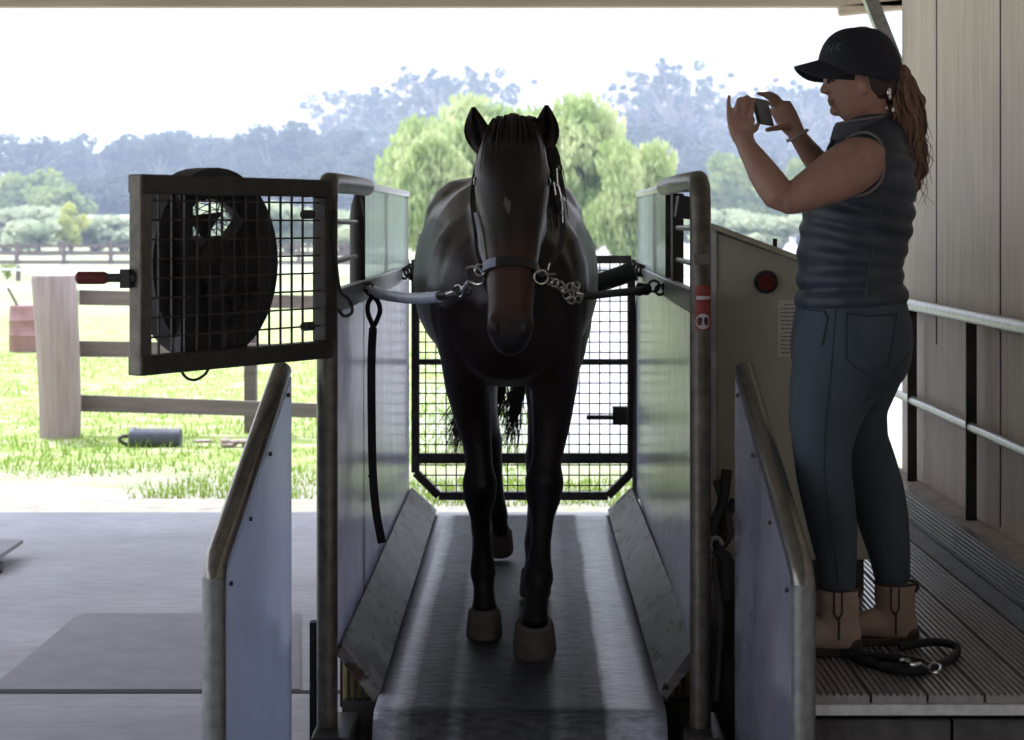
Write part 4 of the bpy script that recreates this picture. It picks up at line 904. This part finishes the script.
# ------------------------------------------------------------------ phone in her hands
c = P(762.5, 112, 5.315); th = R(14); L = V(math.sin(th)*-1, math.cos(th), 0)*-1; 
L = V(.10, .99, 0).normalized(); U = V(-.26, 0, .965).normalized(); N = L.cross(U).normalized()
if N.x < 0: N = -N
ph = thing('phone', c, 'black smartphone held sideways in both hands', 'phone')
def slab3(o, l, u, n, name, mt, par, bev=0.):
    q = [c+o+L*a*l+U*b*u+N*d_*n for d_ in (-1, 1) for a, b in ((-1, -1), (1, -1), (1, 1), (-1, 1))]
    return MB().hexa(q).build(name, mt, par, bevel=bev)
L = (L+V(.32, -.0, 0)).normalized(); N = L.cross(U).normalized(); N = N if N.x > 0 else -N
slab3(V(0, 0, 0), .069, .036, .004, 'case', 'black', ph, .002); slab3(N*.0045, .060, .032, .0005, 'screen', 'screen', ph)
# ------------------------------------------------------------------ lead rope on the deck
ld = thing('lead_rope', P(905, 668, 5.15), 'black lead rope with metal snap coiled by the boots', 'lead')
zc = .545
def D(px, py, z=.542): yy = F*(CH-z)/(py-CY); return P(px, py, yy)
MB().tube([D(852, 657), D(870, 663), D(895, 668), D(920, 668), D(945, 662), D(957, 652), D(953, 645, .55), D(935, 642, .55), D(915, 644, .55), D(900, 648)], .011, 10, smooth=6).build('rope', 'webbing', ld)
MB().tube([D(838, 652), D(855, 654), D(880, 657), D(905, 660), D(925, 665), D(918, 671), D(890, 669), D(868, 660)], .011, 10, smooth=6).build('rope', 'webbing', ld)
MB().tube([D(900, 661, .565), D(907, 660, .567), D(912, 665, .567), D(921, 664, .567), D(929, 667, .565)], .0055, 8, smooth=5).tube([D(935+math.cos(t)*6, 668+math.sin(t)*5, .562) for t in [i*2*math.pi/14 for i in range(14)]], .0045, 8, closed=True).build('snap_hook', 'chrome', ld)
# ------------------------------------------------------------------ outdoors
def ground_x(nt, bs, c, f):
    t = _n(nt, 'ShaderNodeTexCoord'); s2 = _n(nt, 'ShaderNodeSeparateXYZ'); nt.links.new(t.outputs['Object'], s2.inputs[0])
    n1 = noi(nt, 1.1, 6, sc=(.6, 1, 1), rough=.65); ad = _n(nt, 'ShaderNodeMath', operation='MULTIPLY_ADD'); ad.inputs[1].default_value = 2.6
    nt.links.new(n1, ad.inputs[0]); nt.links.new(s2.outputs[1], ad.inputs[2])
    gr = ramp(nt, ad.outputs[0], [(0, 0), (1, 1)])
    mp = _n(nt, 'ShaderNodeMapRange'); mp.inputs[1].default_value = 13.6; mp.inputs[2].default_value = 15.2; nt.links.new(ad.outputs[0], mp.inputs[0])
    n2 = noi(nt, 3.5, 6, rough=.7); grass = ramp(nt, n2, [(.36, (.17, .23, .05)), (.5, (.24, .29, .10)), (.62, (.36, .35, .22))])
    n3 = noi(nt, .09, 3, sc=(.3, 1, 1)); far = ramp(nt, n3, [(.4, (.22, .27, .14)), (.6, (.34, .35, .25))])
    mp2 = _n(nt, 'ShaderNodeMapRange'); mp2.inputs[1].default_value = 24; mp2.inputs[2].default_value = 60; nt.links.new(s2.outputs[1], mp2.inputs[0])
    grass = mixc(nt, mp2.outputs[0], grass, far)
    dirt = ramp(nt, noi(nt, 5, 6, rough=.7), [(.35, (.27, .24, .20)), (.5, (.36, .34, .31)), (.65, (.30, .31, .20))])
    mx_ = _n(nt, 'ShaderNodeMath', operation='MULTIPLY_ADD'); mx_.inputs[1].default_value = 1.6; nt.links.new(noi(nt, .8, 5), mx_.inputs[0]); nt.links.new(s2.outputs[0], mx_.inputs[2])
    mpx = _n(nt, 'ShaderNodeMapRange'); mpx.inputs[1].default_value = -.6; mpx.inputs[2].default_value = 1.0; nt.links.new(mx_.outputs[0], mpx.inputs[0])
    dry = ramp(nt, noi(nt, 1.5, 6, sc=(.5, 1, 1), rough=.7), [(.35, (.30, .29, .27)), (.55, (.36, .355, .36)), (.68, (.27, .30, .18))])
    mpn = _n(nt, 'ShaderNodeMapRange'); mpn.inputs[1].default_value = 13.0; mpn.inputs[2].default_value = 15.5; nt.links.new(s2.outputs[1], mpn.inputs[0])
    ex_ = _n(nt, 'ShaderNodeMath', operation='MULTIPLY'); nt.links.new(mpx.outputs[0], ex_.inputs[0]); nt.links.new(mpn.outputs[0], ex_.inputs[1])
    grass = mixc(nt, ex_.outputs[0], grass, dry)
    nt.links.new(mixc(nt, mp.outputs[0], dirt, grass), bs.inputs['Base Color'])
mat('ground', (.5, .5, .3), rough=.95, extra=ground_x, spec=.1)
m = MB(); xs = [-900, -60, -9, 9, 60, 900]; ys = [11.5, 16, 30, 60, 200, 1700]
m.add([V(x, y, -.004) for y in ys for x in xs], [(i*6+j, i*6+j+1, (i+1)*6+j+1, (i+1)*6+j) for i in range(5) for j in range(5)])
struct(m.build('ground', 'ground'))
m = MB().add([V(1.76, -10, -.02), V(60, -10, -.02), V(60, 11.5, -.02), V(1.76, 11.5, -.02)], [(0, 1, 2, 3)]).add([V(-60, -10, -.02), V(-9.0, -10, -.02), V(-9.0, 11.5, -.02), V(-60, 11.5, -.02)], [(0, 1, 2, 3)])
struct(m.build('ground', 'ground'))
def leafm(name, c1, c2, tr=.4):
    m = bpy.data.materials.new(name); m.use_nodes = True; nt = m.node_tree; bs = nt.nodes['Principled BSDF']; out = nt.nodes['Material Output']
    c = ramp(nt, noi(nt, .5, 3), [(.35, c2), (.65, c1)]); nt.links.new(c, bs.inputs['Base Color']); bs.inputs['Roughness'].default_value = .8; bs.inputs['Specular IOR Level'].default_value = .2
    t = _n(nt, 'ShaderNodeBsdfTranslucent'); nt.links.new(c, t.inputs[0]); mx = _n(nt, 'ShaderNodeMixShader'); mx.inputs[0].default_value = tr
    nt.links.new(bs.outputs[0], mx.inputs[1]); nt.links.new(t.outputs[0], mx.inputs[2]); nt.links.new(mx.outputs[0], out.inputs[0]); MATS[name] = m
leafm('gum_leaf', (.10, .13, .10), (.05, .07, .065)); leafm('willow_leaf', (.64, .68, .38), (.28, .38, .13), .5); leafm('olive_leaf', (.34, .39, .13), (.18, .24, .08))
leafm('lime_leaf', (.55, .58, .16), (.38, .42, .12), .5); leafm('pale_leaf', (.48, .52, .36), (.34, .40, .26), .45); leafm('grass_blade', (.27, .38, .07), (.19, .30, .05), .4)
mat('bucket_grey', (.055, .06, .08), rough=.6); mat('gum_bark', (.32, .28, .26), rough=.9, scale=2); mat('dark_bark', (.10, .08, .07), rough=.9, scale=2)
def leaves(mb, c, r, n, size, rng, shell=.55, droop=0.):
    c = Vector(c)
    for k in range(n):
        while True:
            q = V(rng.uniform(-1, 1), rng.uniform(-1, 1), rng.uniform(-1, 1))
            if q.length <= 1 and q.length > shell*rng.random(): break
        p = c+V(q.x*r[0], q.y*r[1], q.z*r[2]); s_ = size*rng.uniform(.6, 1.3)
        a = V(rng.gauss(0, 1), rng.gauss(0, 1), rng.gauss(0, 1)).normalized(); b = a.orthogonal().normalized()
        if droop: a = (V(rng.gauss(0, .3), rng.gauss(0, .3), -1)).normalized(); b = V(rng.gauss(0, 1), rng.gauss(0, 1), 0).normalized()
        mb.add([p-a*s_*(.6+droop)-b*s_*.2, p-b*s_*.55, p+a*s_*(.6+droop), p+b*s_*.5], [(0, 1, 2, 3)])
def gum(seed, h, spread, nclump, nleaf, leaf='gum_leaf', bark='gum_bark', low=.35, size=.42, name='gum_tree', rr0=.16, rr1=.30):
    rng = random.Random(seed); r = bpy.data.objects.new(name, None); COL.objects.link(r); ORG[r.name] = V(0, 0, 0)
    t = MB(); lf = MB(); top = []
    base = V(0, 0, 0); nt_ = rng.randint(2, 4)
    for b in range(nt_):
        d = V(rng.uniform(-1, 1), rng.uniform(-1, 1), 0)*spread*.5; pts = [base, base+d*.2+V(0, 0, h*.3), base+d*.6+V(0, 0, h*.6), base+d+V(0, 0, h*.85)]
        t.tube(pts, [h*.018, h*.013, h*.008, h*.003], 6, smooth=3); top.append(pts)
    for k in range(nclump):
        pts = top[k % nt_]; f_ = rng.uniform(low, 1.); a = rng.uniform(0, 6.28); e = rng.uniform(.15, 1)*spread*(.55+.45*math.sin(f_*math.pi*.8))
        c = V(pts[-1].x*f_+math.cos(a)*e, pts[-1].y*f_+math.sin(a)*e, h*f_*rng.uniform(.93, 1.02))
        s_ = pts[1].lerp(pts[-1], max(0, f_-.35)); t.tube([s_, s_.lerp(c, .5)+V(0, 0, h*.01), c], [h*.006, h*.004, h*.0015], 5)
        rr = rng.uniform(rr0, rr1)*spread; leaves(lf, c, (rr, rr, rr*.8), nleaf, size, rng, shell=.2 if rr0 < .1 else .55)
    t.build('trunk', bark, r, fast=True); lf.build('foliage', leaf, r, fast=True, flat=True); return r
def bush(seed, h, w, n, leaf, size, name, droop=0.):
    rng = random.Random(seed); r = bpy.data.objects.new(name, None); COL.objects.link(r); ORG[r.name] = V(0, 0, 0); lf = MB(); t = MB()
    for k in range(16 if h > 3 else 9):
        a = rng.uniform(0, 6.28); e = rng.random()**.6*w*.36; zz_ = rng.uniform(.18, .82)*h; k2 = math.sqrt(max(.1, 1-(zz_/h-.35)**2*1.6))
        c = V(math.cos(a)*e*k2, math.sin(a)*e*k2, zz_); t.tube([V(0, 0, 0), c*.5+V(0, 0, h*.05), c], [h*.02, h*.012, h*.004], 5)
        leaves(lf, c, (w*.21, w*.21, h*.15), n, size, rng, droop=droop)
    t.build('stem', 'dark_bark', r, fast=True); lf.build('foliage', leaf, r, fast=True, flat=True); return r
def place(proto, px, py_top, Y, h0, label, cat, group=None, rz=0., sx=1., first=[]):
    if proto.name in USED:
        o = proto.copy(); COL.objects.link(o)
        for ch in PARTS[proto.name]: c2 = ch.copy(); COL.objects.link(c2); c2.parent = o
    else: o = proto; USED.add(proto.name); PARTS[proto.name] = list(proto.children)
    h = CH-(py_top-CY)*Y/F; s_ = h/h0; b = P(px, CY, Y); o.location = (b.x, Y, 0); o.scale = (s_*sx, s_*sx, s_); o.rotation_euler = (0, 0, rz)
    tag(o, label, cat, group); return o
USED = set(); PARTS = {}
G = [gum(s, 20, 5.4, 130, 34, size=.38, rr0=.05, rr1=.17) for s in (1, 2, 3)]
Gd = [gum(s, 15, 7.5, 34, 150, size=.6, low=.15, name='forest_tree') for s in (5, 6, 7)]
rng = random.Random(21)
for i, (px, ty, Y) in enumerate([(-8, 138, 330), (20, 133, 320), (48, 138, 335), (72, 148, 350), (98, 152, 360), (120, 141, 330), (143, 133, 340), (166, 128, 320), (190, 130, 335), (212, 140, 345), (236, 131, 330), (258, 134, 340), (282, 127, 320), (304, 133, 335), (326, 122, 320)]):
    place(Gd[i % 3], px, ty, Y*.74, 15.3, 'hazy blue-grey tree in the far forest at left', 'tree', 'far forest trees left of the treadmill', rz=i*1.3, sx=rng.uniform(.9, 1.15))
for i, (px, ty, Y) in enumerate([(10, 182, 250), (45, 176, 255), (88, 178, 260), (120, 172, 265), (152, 180, 250), (180, 176, 255), (214, 182, 250), (244, 178, 255), (274, 182, 250), (302, 176, 250), (330, 170, 250)]):
    place(Gd[(i+1) % 3], px, ty, Y*.76, 15.3, 'lower dark tree in front of the far forest at left', 'tree', 'lower trees fronting the left forest', rz=i*2.1, sx=1.6)
for i, (px, ty, Y) in enumerate([(345, 92, 230), (376, 88, 240), (402, 84, 220), (428, 68, 215), (456, 72, 225), (486, 66, 220)]):
    place(G[i % 3], px, ty, Y*1.3, 20, 'tall airy gum tree left of and behind the horse ears', 'tree', 'tall gums left of the horse head', rz=i*1.7, sx=1.05)
for i, (px, ty, Y) in enumerate([(352, 150, 225), (392, 145, 225), (600, 120, 230), (640, 128, 230)]):
    place(Gd[i % 3], px, ty, Y, 15.3, 'rounded grey-green tree below the tall gums beside the willow', 'tree', 'mid trees below the gums', rz=i*.7, sx=1.2)
for i, (px, ty, Y) in enumerate([(655, 74, 215), (682, 58, 210), (708, 84, 225), (738, 92, 230), (768, 88, 220), (796, 80, 215), (826, 86, 225), (850, 78, 220)]):
    place(G[(i+1) % 3], px, ty, Y*1.3, 20, 'tall airy gum tree beyond the raised phone and arms', 'tree', 'tall gums behind the woman', rz=i*2.3, sx=1.05)
for i, (px, ty, Y) in enumerate([(668, 150, 220), (700, 158, 215), (735, 150, 220), (770, 158, 215), (806, 152, 220), (842, 150, 220), (880, 150, 220)]):
    place(Gd[i % 3], px, ty, Y, 15.3, 'rounded grey-green tree low behind the forearms', 'tree', 'mid trees behind the woman', rz=i*.9, sx=1.15)
wl_ = bush(31, 6.4, 5.2, 420, 'willow_leaf', .15, 'willow_tree', droop=.7)
wl2 = bush(32, 6.4, 5.2, 420, 'willow_leaf', .15, 'willow_tree', droop=.7)
place(wl_, 452, 92, 72, 6.2, 'bright lime green willow behind the left half of the horse', 'tree')
place(wl2, 585, 90, 70, 6.2, 'bright lime green willow right of the horse, widest crown', 'tree', sx=1.05)
place(wl_, 512, 84, 78, 6.2, 'bright lime green willow in the middle behind the ears', 'tree', rz=2., sx=1.2)
place(wl2, 478, 90, 76, 6.2, 'bright lime green willow just left of the left ear', 'tree', rz=4., sx=1.1)
place(wl_, 556, 88, 74, 6.2, 'bright lime green willow just right of the right ear', 'tree', rz=3.1, sx=1.1)
place(wl2, 425, 128, 66, 6.2, 'smaller pale willow beside the left clear panel', 'tree', rz=2.5, sx=.8)
place(wl_, 630, 118, 66, 6.2, 'smaller bright willow beside the right clear panel', 'tree', rz=1., sx=.8)
bo = bush(41, 4.5, 4.4, 170, 'olive_leaf', .3, 'roadside_tree')
place(bo, 28, 168, 160, 4.3, 'yellow-green rounded tree at the far left edge', 'tree', sx=1.1)
place(bo, 735, 152, 150, 4.3, 'rounded olive tree right of the bent treadmill post', 'tree', rz=2, sx=.8)
place(bo, 800, 158, 150, 4.3, 'rounded olive tree under the far forearm', 'tree', rz=4, sx=.9)
place(bo, 62, 182, 150, 4.3, 'grey-green bushy tree right of the yellow-green one', 'tree', rz=1, sx=1.1)
bl = bush(42, 2.2, 1.5, 200, 'lime_leaf', .12, 'yellow_bush'); place(bl, 71, 203, 110, 2.1, 'small yellow-green conical bush above the far fence', 'bush')
bp = bush(43, 2.0, 3.2, 170, 'pale_leaf', .2, 'pale_bush')
for i, (px, ty, Y, l_) in enumerate([(5, 196, 120, 'pale flowering bush at the left edge'), (96, 206, 115, 'pale bush right of the small yellow bush'), (40, 212, 110, 'low pale bush left of the small yellow bush'), (232, 190, 110, 'pale bush seen through the fan gate mesh'), (290, 196, 112, 'pale bush by the top of the left post'),
      (342, 200, 108, 'pale bush between the left treadmill posts'), (700, 202, 120, 'pale bush right of the right post, nearest it'), (738, 200, 115, 'pale bush above the cabinet lid'), (778, 206, 110, 'pale bush under the near elbow'), (125, 212, 118, 'pale bush at the left edge of the mesh gate')]):
    place(bp, px, ty, Y, 1.9, l_+', beyond the fence', 'bush', rz=i*1.1, sx=1.3)
bp2 = bush(44, .9, 1.0, 90, 'olive_leaf', .06, 'grass_clump'); place(bp2, 7, 263, 60, .85, 'small green clump under the far fence at left', 'shrub')
# distant ridge
m = MB(); n = 60; vs = []; mat('ridge', (.10, .13, .12), rough=1., col2=(.07, .09, .09), scale=.01)
prof = lambda px: 137-16*math.exp(-((px-215)/85)**2)-6*math.exp(-((px-330)/60)**2)-14*math.exp(-((px-640)/220)**2)+3*math.sin(px*.05)
for i in range(n+1):
    px = -300+1700*i/n; t = P(px, prof(px), 1500.); vs += [V(t.x, 1350, -2), t, V(t.x, 1650, -2)]
m.add(vs, [f_ for i in range(n) for f_ in ((3*i, 3*i+3, 3*i+4, 3*i+1), (3*i+1, 3*i+4, 3*i+5, 3*i+2))]); rd = struct(m.build('ground', 'ridge')); rd['label'] = 'pale distant wooded ridge'
# air with haze over the fields
hzb = MB().box((-700, 40, .01), (700, 1250, 48)); mh = bpy.data.materials.new('haze'); mh.use_nodes = True; nt = mh.node_tree; nt.nodes.remove(nt.nodes['Principled BSDF'])
vs_ = _n(nt, 'ShaderNodeVolumeScatter'); vs_.inputs['Color'].default_value = (.62, .74, 1., 1); vs_.inputs['Density'].default_value = .0021; vs_.inputs['Anisotropy'].default_value = .2
nt.links.new(vs_.outputs[0], nt.nodes['Material Output'].inputs['Volume']); MATS['haze'] = mh
ho = hzb.build('haze', 'haze'); ho['label'] = 'pale haze hanging over the far fields'; ho['kind'] = 'structure'
# ------------------------------------------------------------------ fences, post, barrel
ps = thing('timber_post', P(59, 437, 15.6), 'thick round timber post in the grass at left', 'post')
b = P(60, 437, 15.6)
MB().tube([V(b.x, 15.6, -.1), V(b.x, 15.6, .3), V(b.x-.02, 15.6, .8), V(b.x-.05, 15.6, 1.25), V(b.x-.05, 15.6, 1.272)], [.158, .163, .168, .174, .165], 28).build('log', 'post_wood', ps)
rf = thing('rail_fence', P(200, 430, 15.8), 'low three-rail timber fence running right from the thick post', 'fence')
for (ya, yb, yc, yd) in ((290, 305, 296, 309), (341, 357, 345, 359), (395, 411.5, 404, 418)):
    MB().prism([P(79, ya, 15.75), P(79, yb, 15.75), P(322, yd, 15.6), P(322, yc, 15.6)], (0, .05, 0)).build('rail', 'rail_wood', rf)
MB().cyl(P(77, 290, 15.7), P(77, 347, 15.7), .012, n=8).build('picket', 'galv', rf)
for px in (250, 330): MB().box(tuple(P(px-6, 436, 15.9)-V(0, 0, .1)), (P(px+6, 436, 15.9).x, 16.0, 1.22)).build('post', 'rail_wood', rf)
ff = thing('paddock_fence', P(-40, 264, 84), 'long brown three-rail paddock fence across the far field', 'fence')
YF2 = 84.
for (ya, yb) in ((244, 247), (250.5, 254.5), (260, 263.5)): MB().prism([P(-150, ya, YF2), P(-150, yb, YF2), P(405, yb+1, YF2), P(405, ya+1, YF2)], (0, .06, 0)).build('rail', 'fence_brown', ff)
for i in range(12):
    px = 17+47*i-94; MB().box((P(px-1.9, 0, YF2).x, YF2-.1, 0), (P(px+1.9, 0, YF2).x, YF2+.05, CH-(241.5-CY)*YF2/F)).build('post', 'fence_brown', ff)
f3 = thing('paddock_fence', P(0, 250, 120), 'fainter second paddock fence just beyond the brown one', 'fence')
for (ya) in (236, 241, 246): MB().prism([P(-150, ya, 120), P(-150, ya+1.2, 120), P(405, ya+1.2, 120), P(405, ya, 120)], (0, .06, 0)).build('rail', 'fence_brown', f3)
for i in range(14):
    px = 30+31*i-94; MB().box((P(px-1, 0, 120).x, 119.9, 0), (P(px+1, 0, 120).x, 120, CH-(234-CY)*120/F)).build('post', 'fence_brown', f3)
f4 = thing('tape_fence', P(18, 281, 59), 'white tape fence with one dark post left of the timber post', 'fence')
MB().prism([P(-60, 266, 60), P(-60, 268, 60), P(120, 274, 57), P(120, 272, 57)], (0, .03, 0)).build('tape', 'white_rail', f4)
MB().box(tuple(P(15.8, 281, 59)), (P(20, 0, 59).x, 59.1, CH-(266-CY)*59/F)).build('post', 'fence_brown', f4)
f5 = thing('white_fence', P(780, 238, 150), 'white rail fence beyond the cabinet at right', 'fence')
for (ya, yb) in ((226.5, 229), (234, 235.5)): MB().prism([P(690, ya, 150), P(690, yb, 150), P(900, yb, 150), P(900, ya, 150)], (0, .08, 0)).build('rail', 'white_rail', f5)
for px in range(695, 900, 25): MB().box((P(px-.8, 0, 150).x, 149.9, 0), (P(px+.8, 0, 150).x, 150, CH-(226-CY)*150/F)).build('post', 'white_rail', f5)
sh = thing('shed', P(105, 219, 170), 'low white-roofed shed among bushes at far left', 'shed')
MB().box((P(85, 0, 170).x, 168, 0), (P(128, 0, 170).x, 172, 1.9)).build('wall', 'pale_wall' if 'pale_wall' in MATS else 'white_rail', sh); MB().prism([V(P(82, 0, 170).x, 167.5, 1.85), V(P(82, 0, 170).x, 170, 2.5), V(P(82, 0, 170).x, 172.5, 1.85)], (P(131, 0, 170).x-P(82, 0, 170).x, 0, 0)).build('roof', 'white_rail', sh)
br_ = thing('barrel', P(25, 349, 26.2), 'dented rust red drum standing behind the timber post', 'barrel')
b = P(26, 349, 26.2)
MB().tube([V(b.x, 26.2, 0), V(b.x, 26.2, .02), V(b.x, 26.2, .2), V(b.x, 26.2, .215), V(b.x, 26.2, .23), V(b.x, 26.2, .40), V(b.x, 26.2, .415), V(b.x, 26.2, .43), V(b.x, 26.2, .60), V(b.x, 26.2, .61)], [.215, .22, .22, .23, .22, .22, .23, .22, .21, .20], 24).build('drum', 'rust_red', br_)
MB().bar(P(8, 288, 26.1), P(21, 312, 26.1), .05, .03).build('stick', 'rail_wood', br_)
tb = thing('feed_bucket', P(155, 446, 15.0), 'dark grey rubber bucket lying on its side in the grass', 'bucket')
Yb = 14.95; a0, a1 = P(131, 439, Yb), P(181, 438, Yb)
MB().tube([a0+V(-.01, 0, 0), a0, a0+V(.03, 0, .003), a0+V(.045, 0, .0), a1-V(.02, 0, 0), a1, a1+V(.004, 0, 0)], [.062, .084, .087, .080, .074, .070, .05], 24).build('tub', 'bucket_grey' if 'bucket_grey' in MATS else 'steel_dark', tb)
MB().tube([P(130, 446, Yb), P(123, 443, Yb-.03), P(119, 439, Yb-.05), P(124, 436, Yb-.02), P(131, 437, Yb)], .014, 8, smooth=4).build('handle', 'steel_dark', tb)
# grass tufts near the slab
m = MB(); rng = random.Random(99)
for k in range(16000):
    y = 12.1+13.6*rng.random()**1.5; x = rng.uniform(-.32*y, .0*y+.2) if y < 22 else rng.uniform(-.3*y, 0)
    nz = noise.noise(V(x*.8, y*1.2, 3))
    if y < 14.4 and nz < .02+.13*(14.4-y)-.35*rng.random(): continue
    if nz < -.25: continue
    h = rng.uniform(.02, .065)*(1+max(0, nz)); a = rng.uniform(0, 6.28); dx, dy = math.cos(a)*.006, math.sin(a)*.006; l1, l2 = rng.gauss(0, .02), rng.gauss(0, .02)
    p = V(x, y, -.004); m.add([p-V(dx, dy, 0), p+V(dx, dy, 0), p+V(l1, l2, h)], [(0, 1, 2)])
for k in range(2200):
    y = rng.uniform(11.75, 12.9); x = rng.uniform(-.9, .9); h = rng.uniform(.02, .06); a = rng.uniform(0, 6.28); dx, dy = math.cos(a)*.006, math.sin(a)*.006
    p = V(x, y, -.004); m.add([p-V(dx, dy, 0), p+V(dx, dy, 0), p+V(rng.gauss(0, .02), rng.gauss(0, .02), h)], [(0, 1, 2)])
g = m.build('grass', 'grass_blade', fast=True, flat=True); tag(g, 'short bright green grass tufts beyond the slab edge', 'grass', kind='stuff')
m = MB(); rng = random.Random(5)
for k in range(7):
    c = P(rng.uniform(196, 248), rng.uniform(441, 446), 14.9); m.ball(c, (rng.uniform(.03, .08), rng.uniform(.03, .06), rng.uniform(.01, .025)), 8)
tag(m.build('dirt_mound', 'post_wood', org=P(220, 445, 14.9)), 'low brown dirt scuff in the grass right of the bucket', 'dirt', kind='stuff')
# small trolley corner at the left edge
mt_ = thing('trolley_board', P(0, 548, 10.2), 'corner of a small grey wheeled board at the left edge', 'trolley')
zt_ = .06
def GP(px, py, z): yy = F*(CH-z)/(py-CY); return P(px, py, yy)
MB().prism([GP(-60, 543, zt_), GP(23, 543.5, zt_), GP(-4, 562, zt_), GP(-60, 562, zt_)], (0, 0, .02)).build('board', 'floor_mat', mt_)
MB().cyl(GP(-3, 567, .03), GP(2, 567, .03), .03, n=14).build('castor', 'black', mt_)
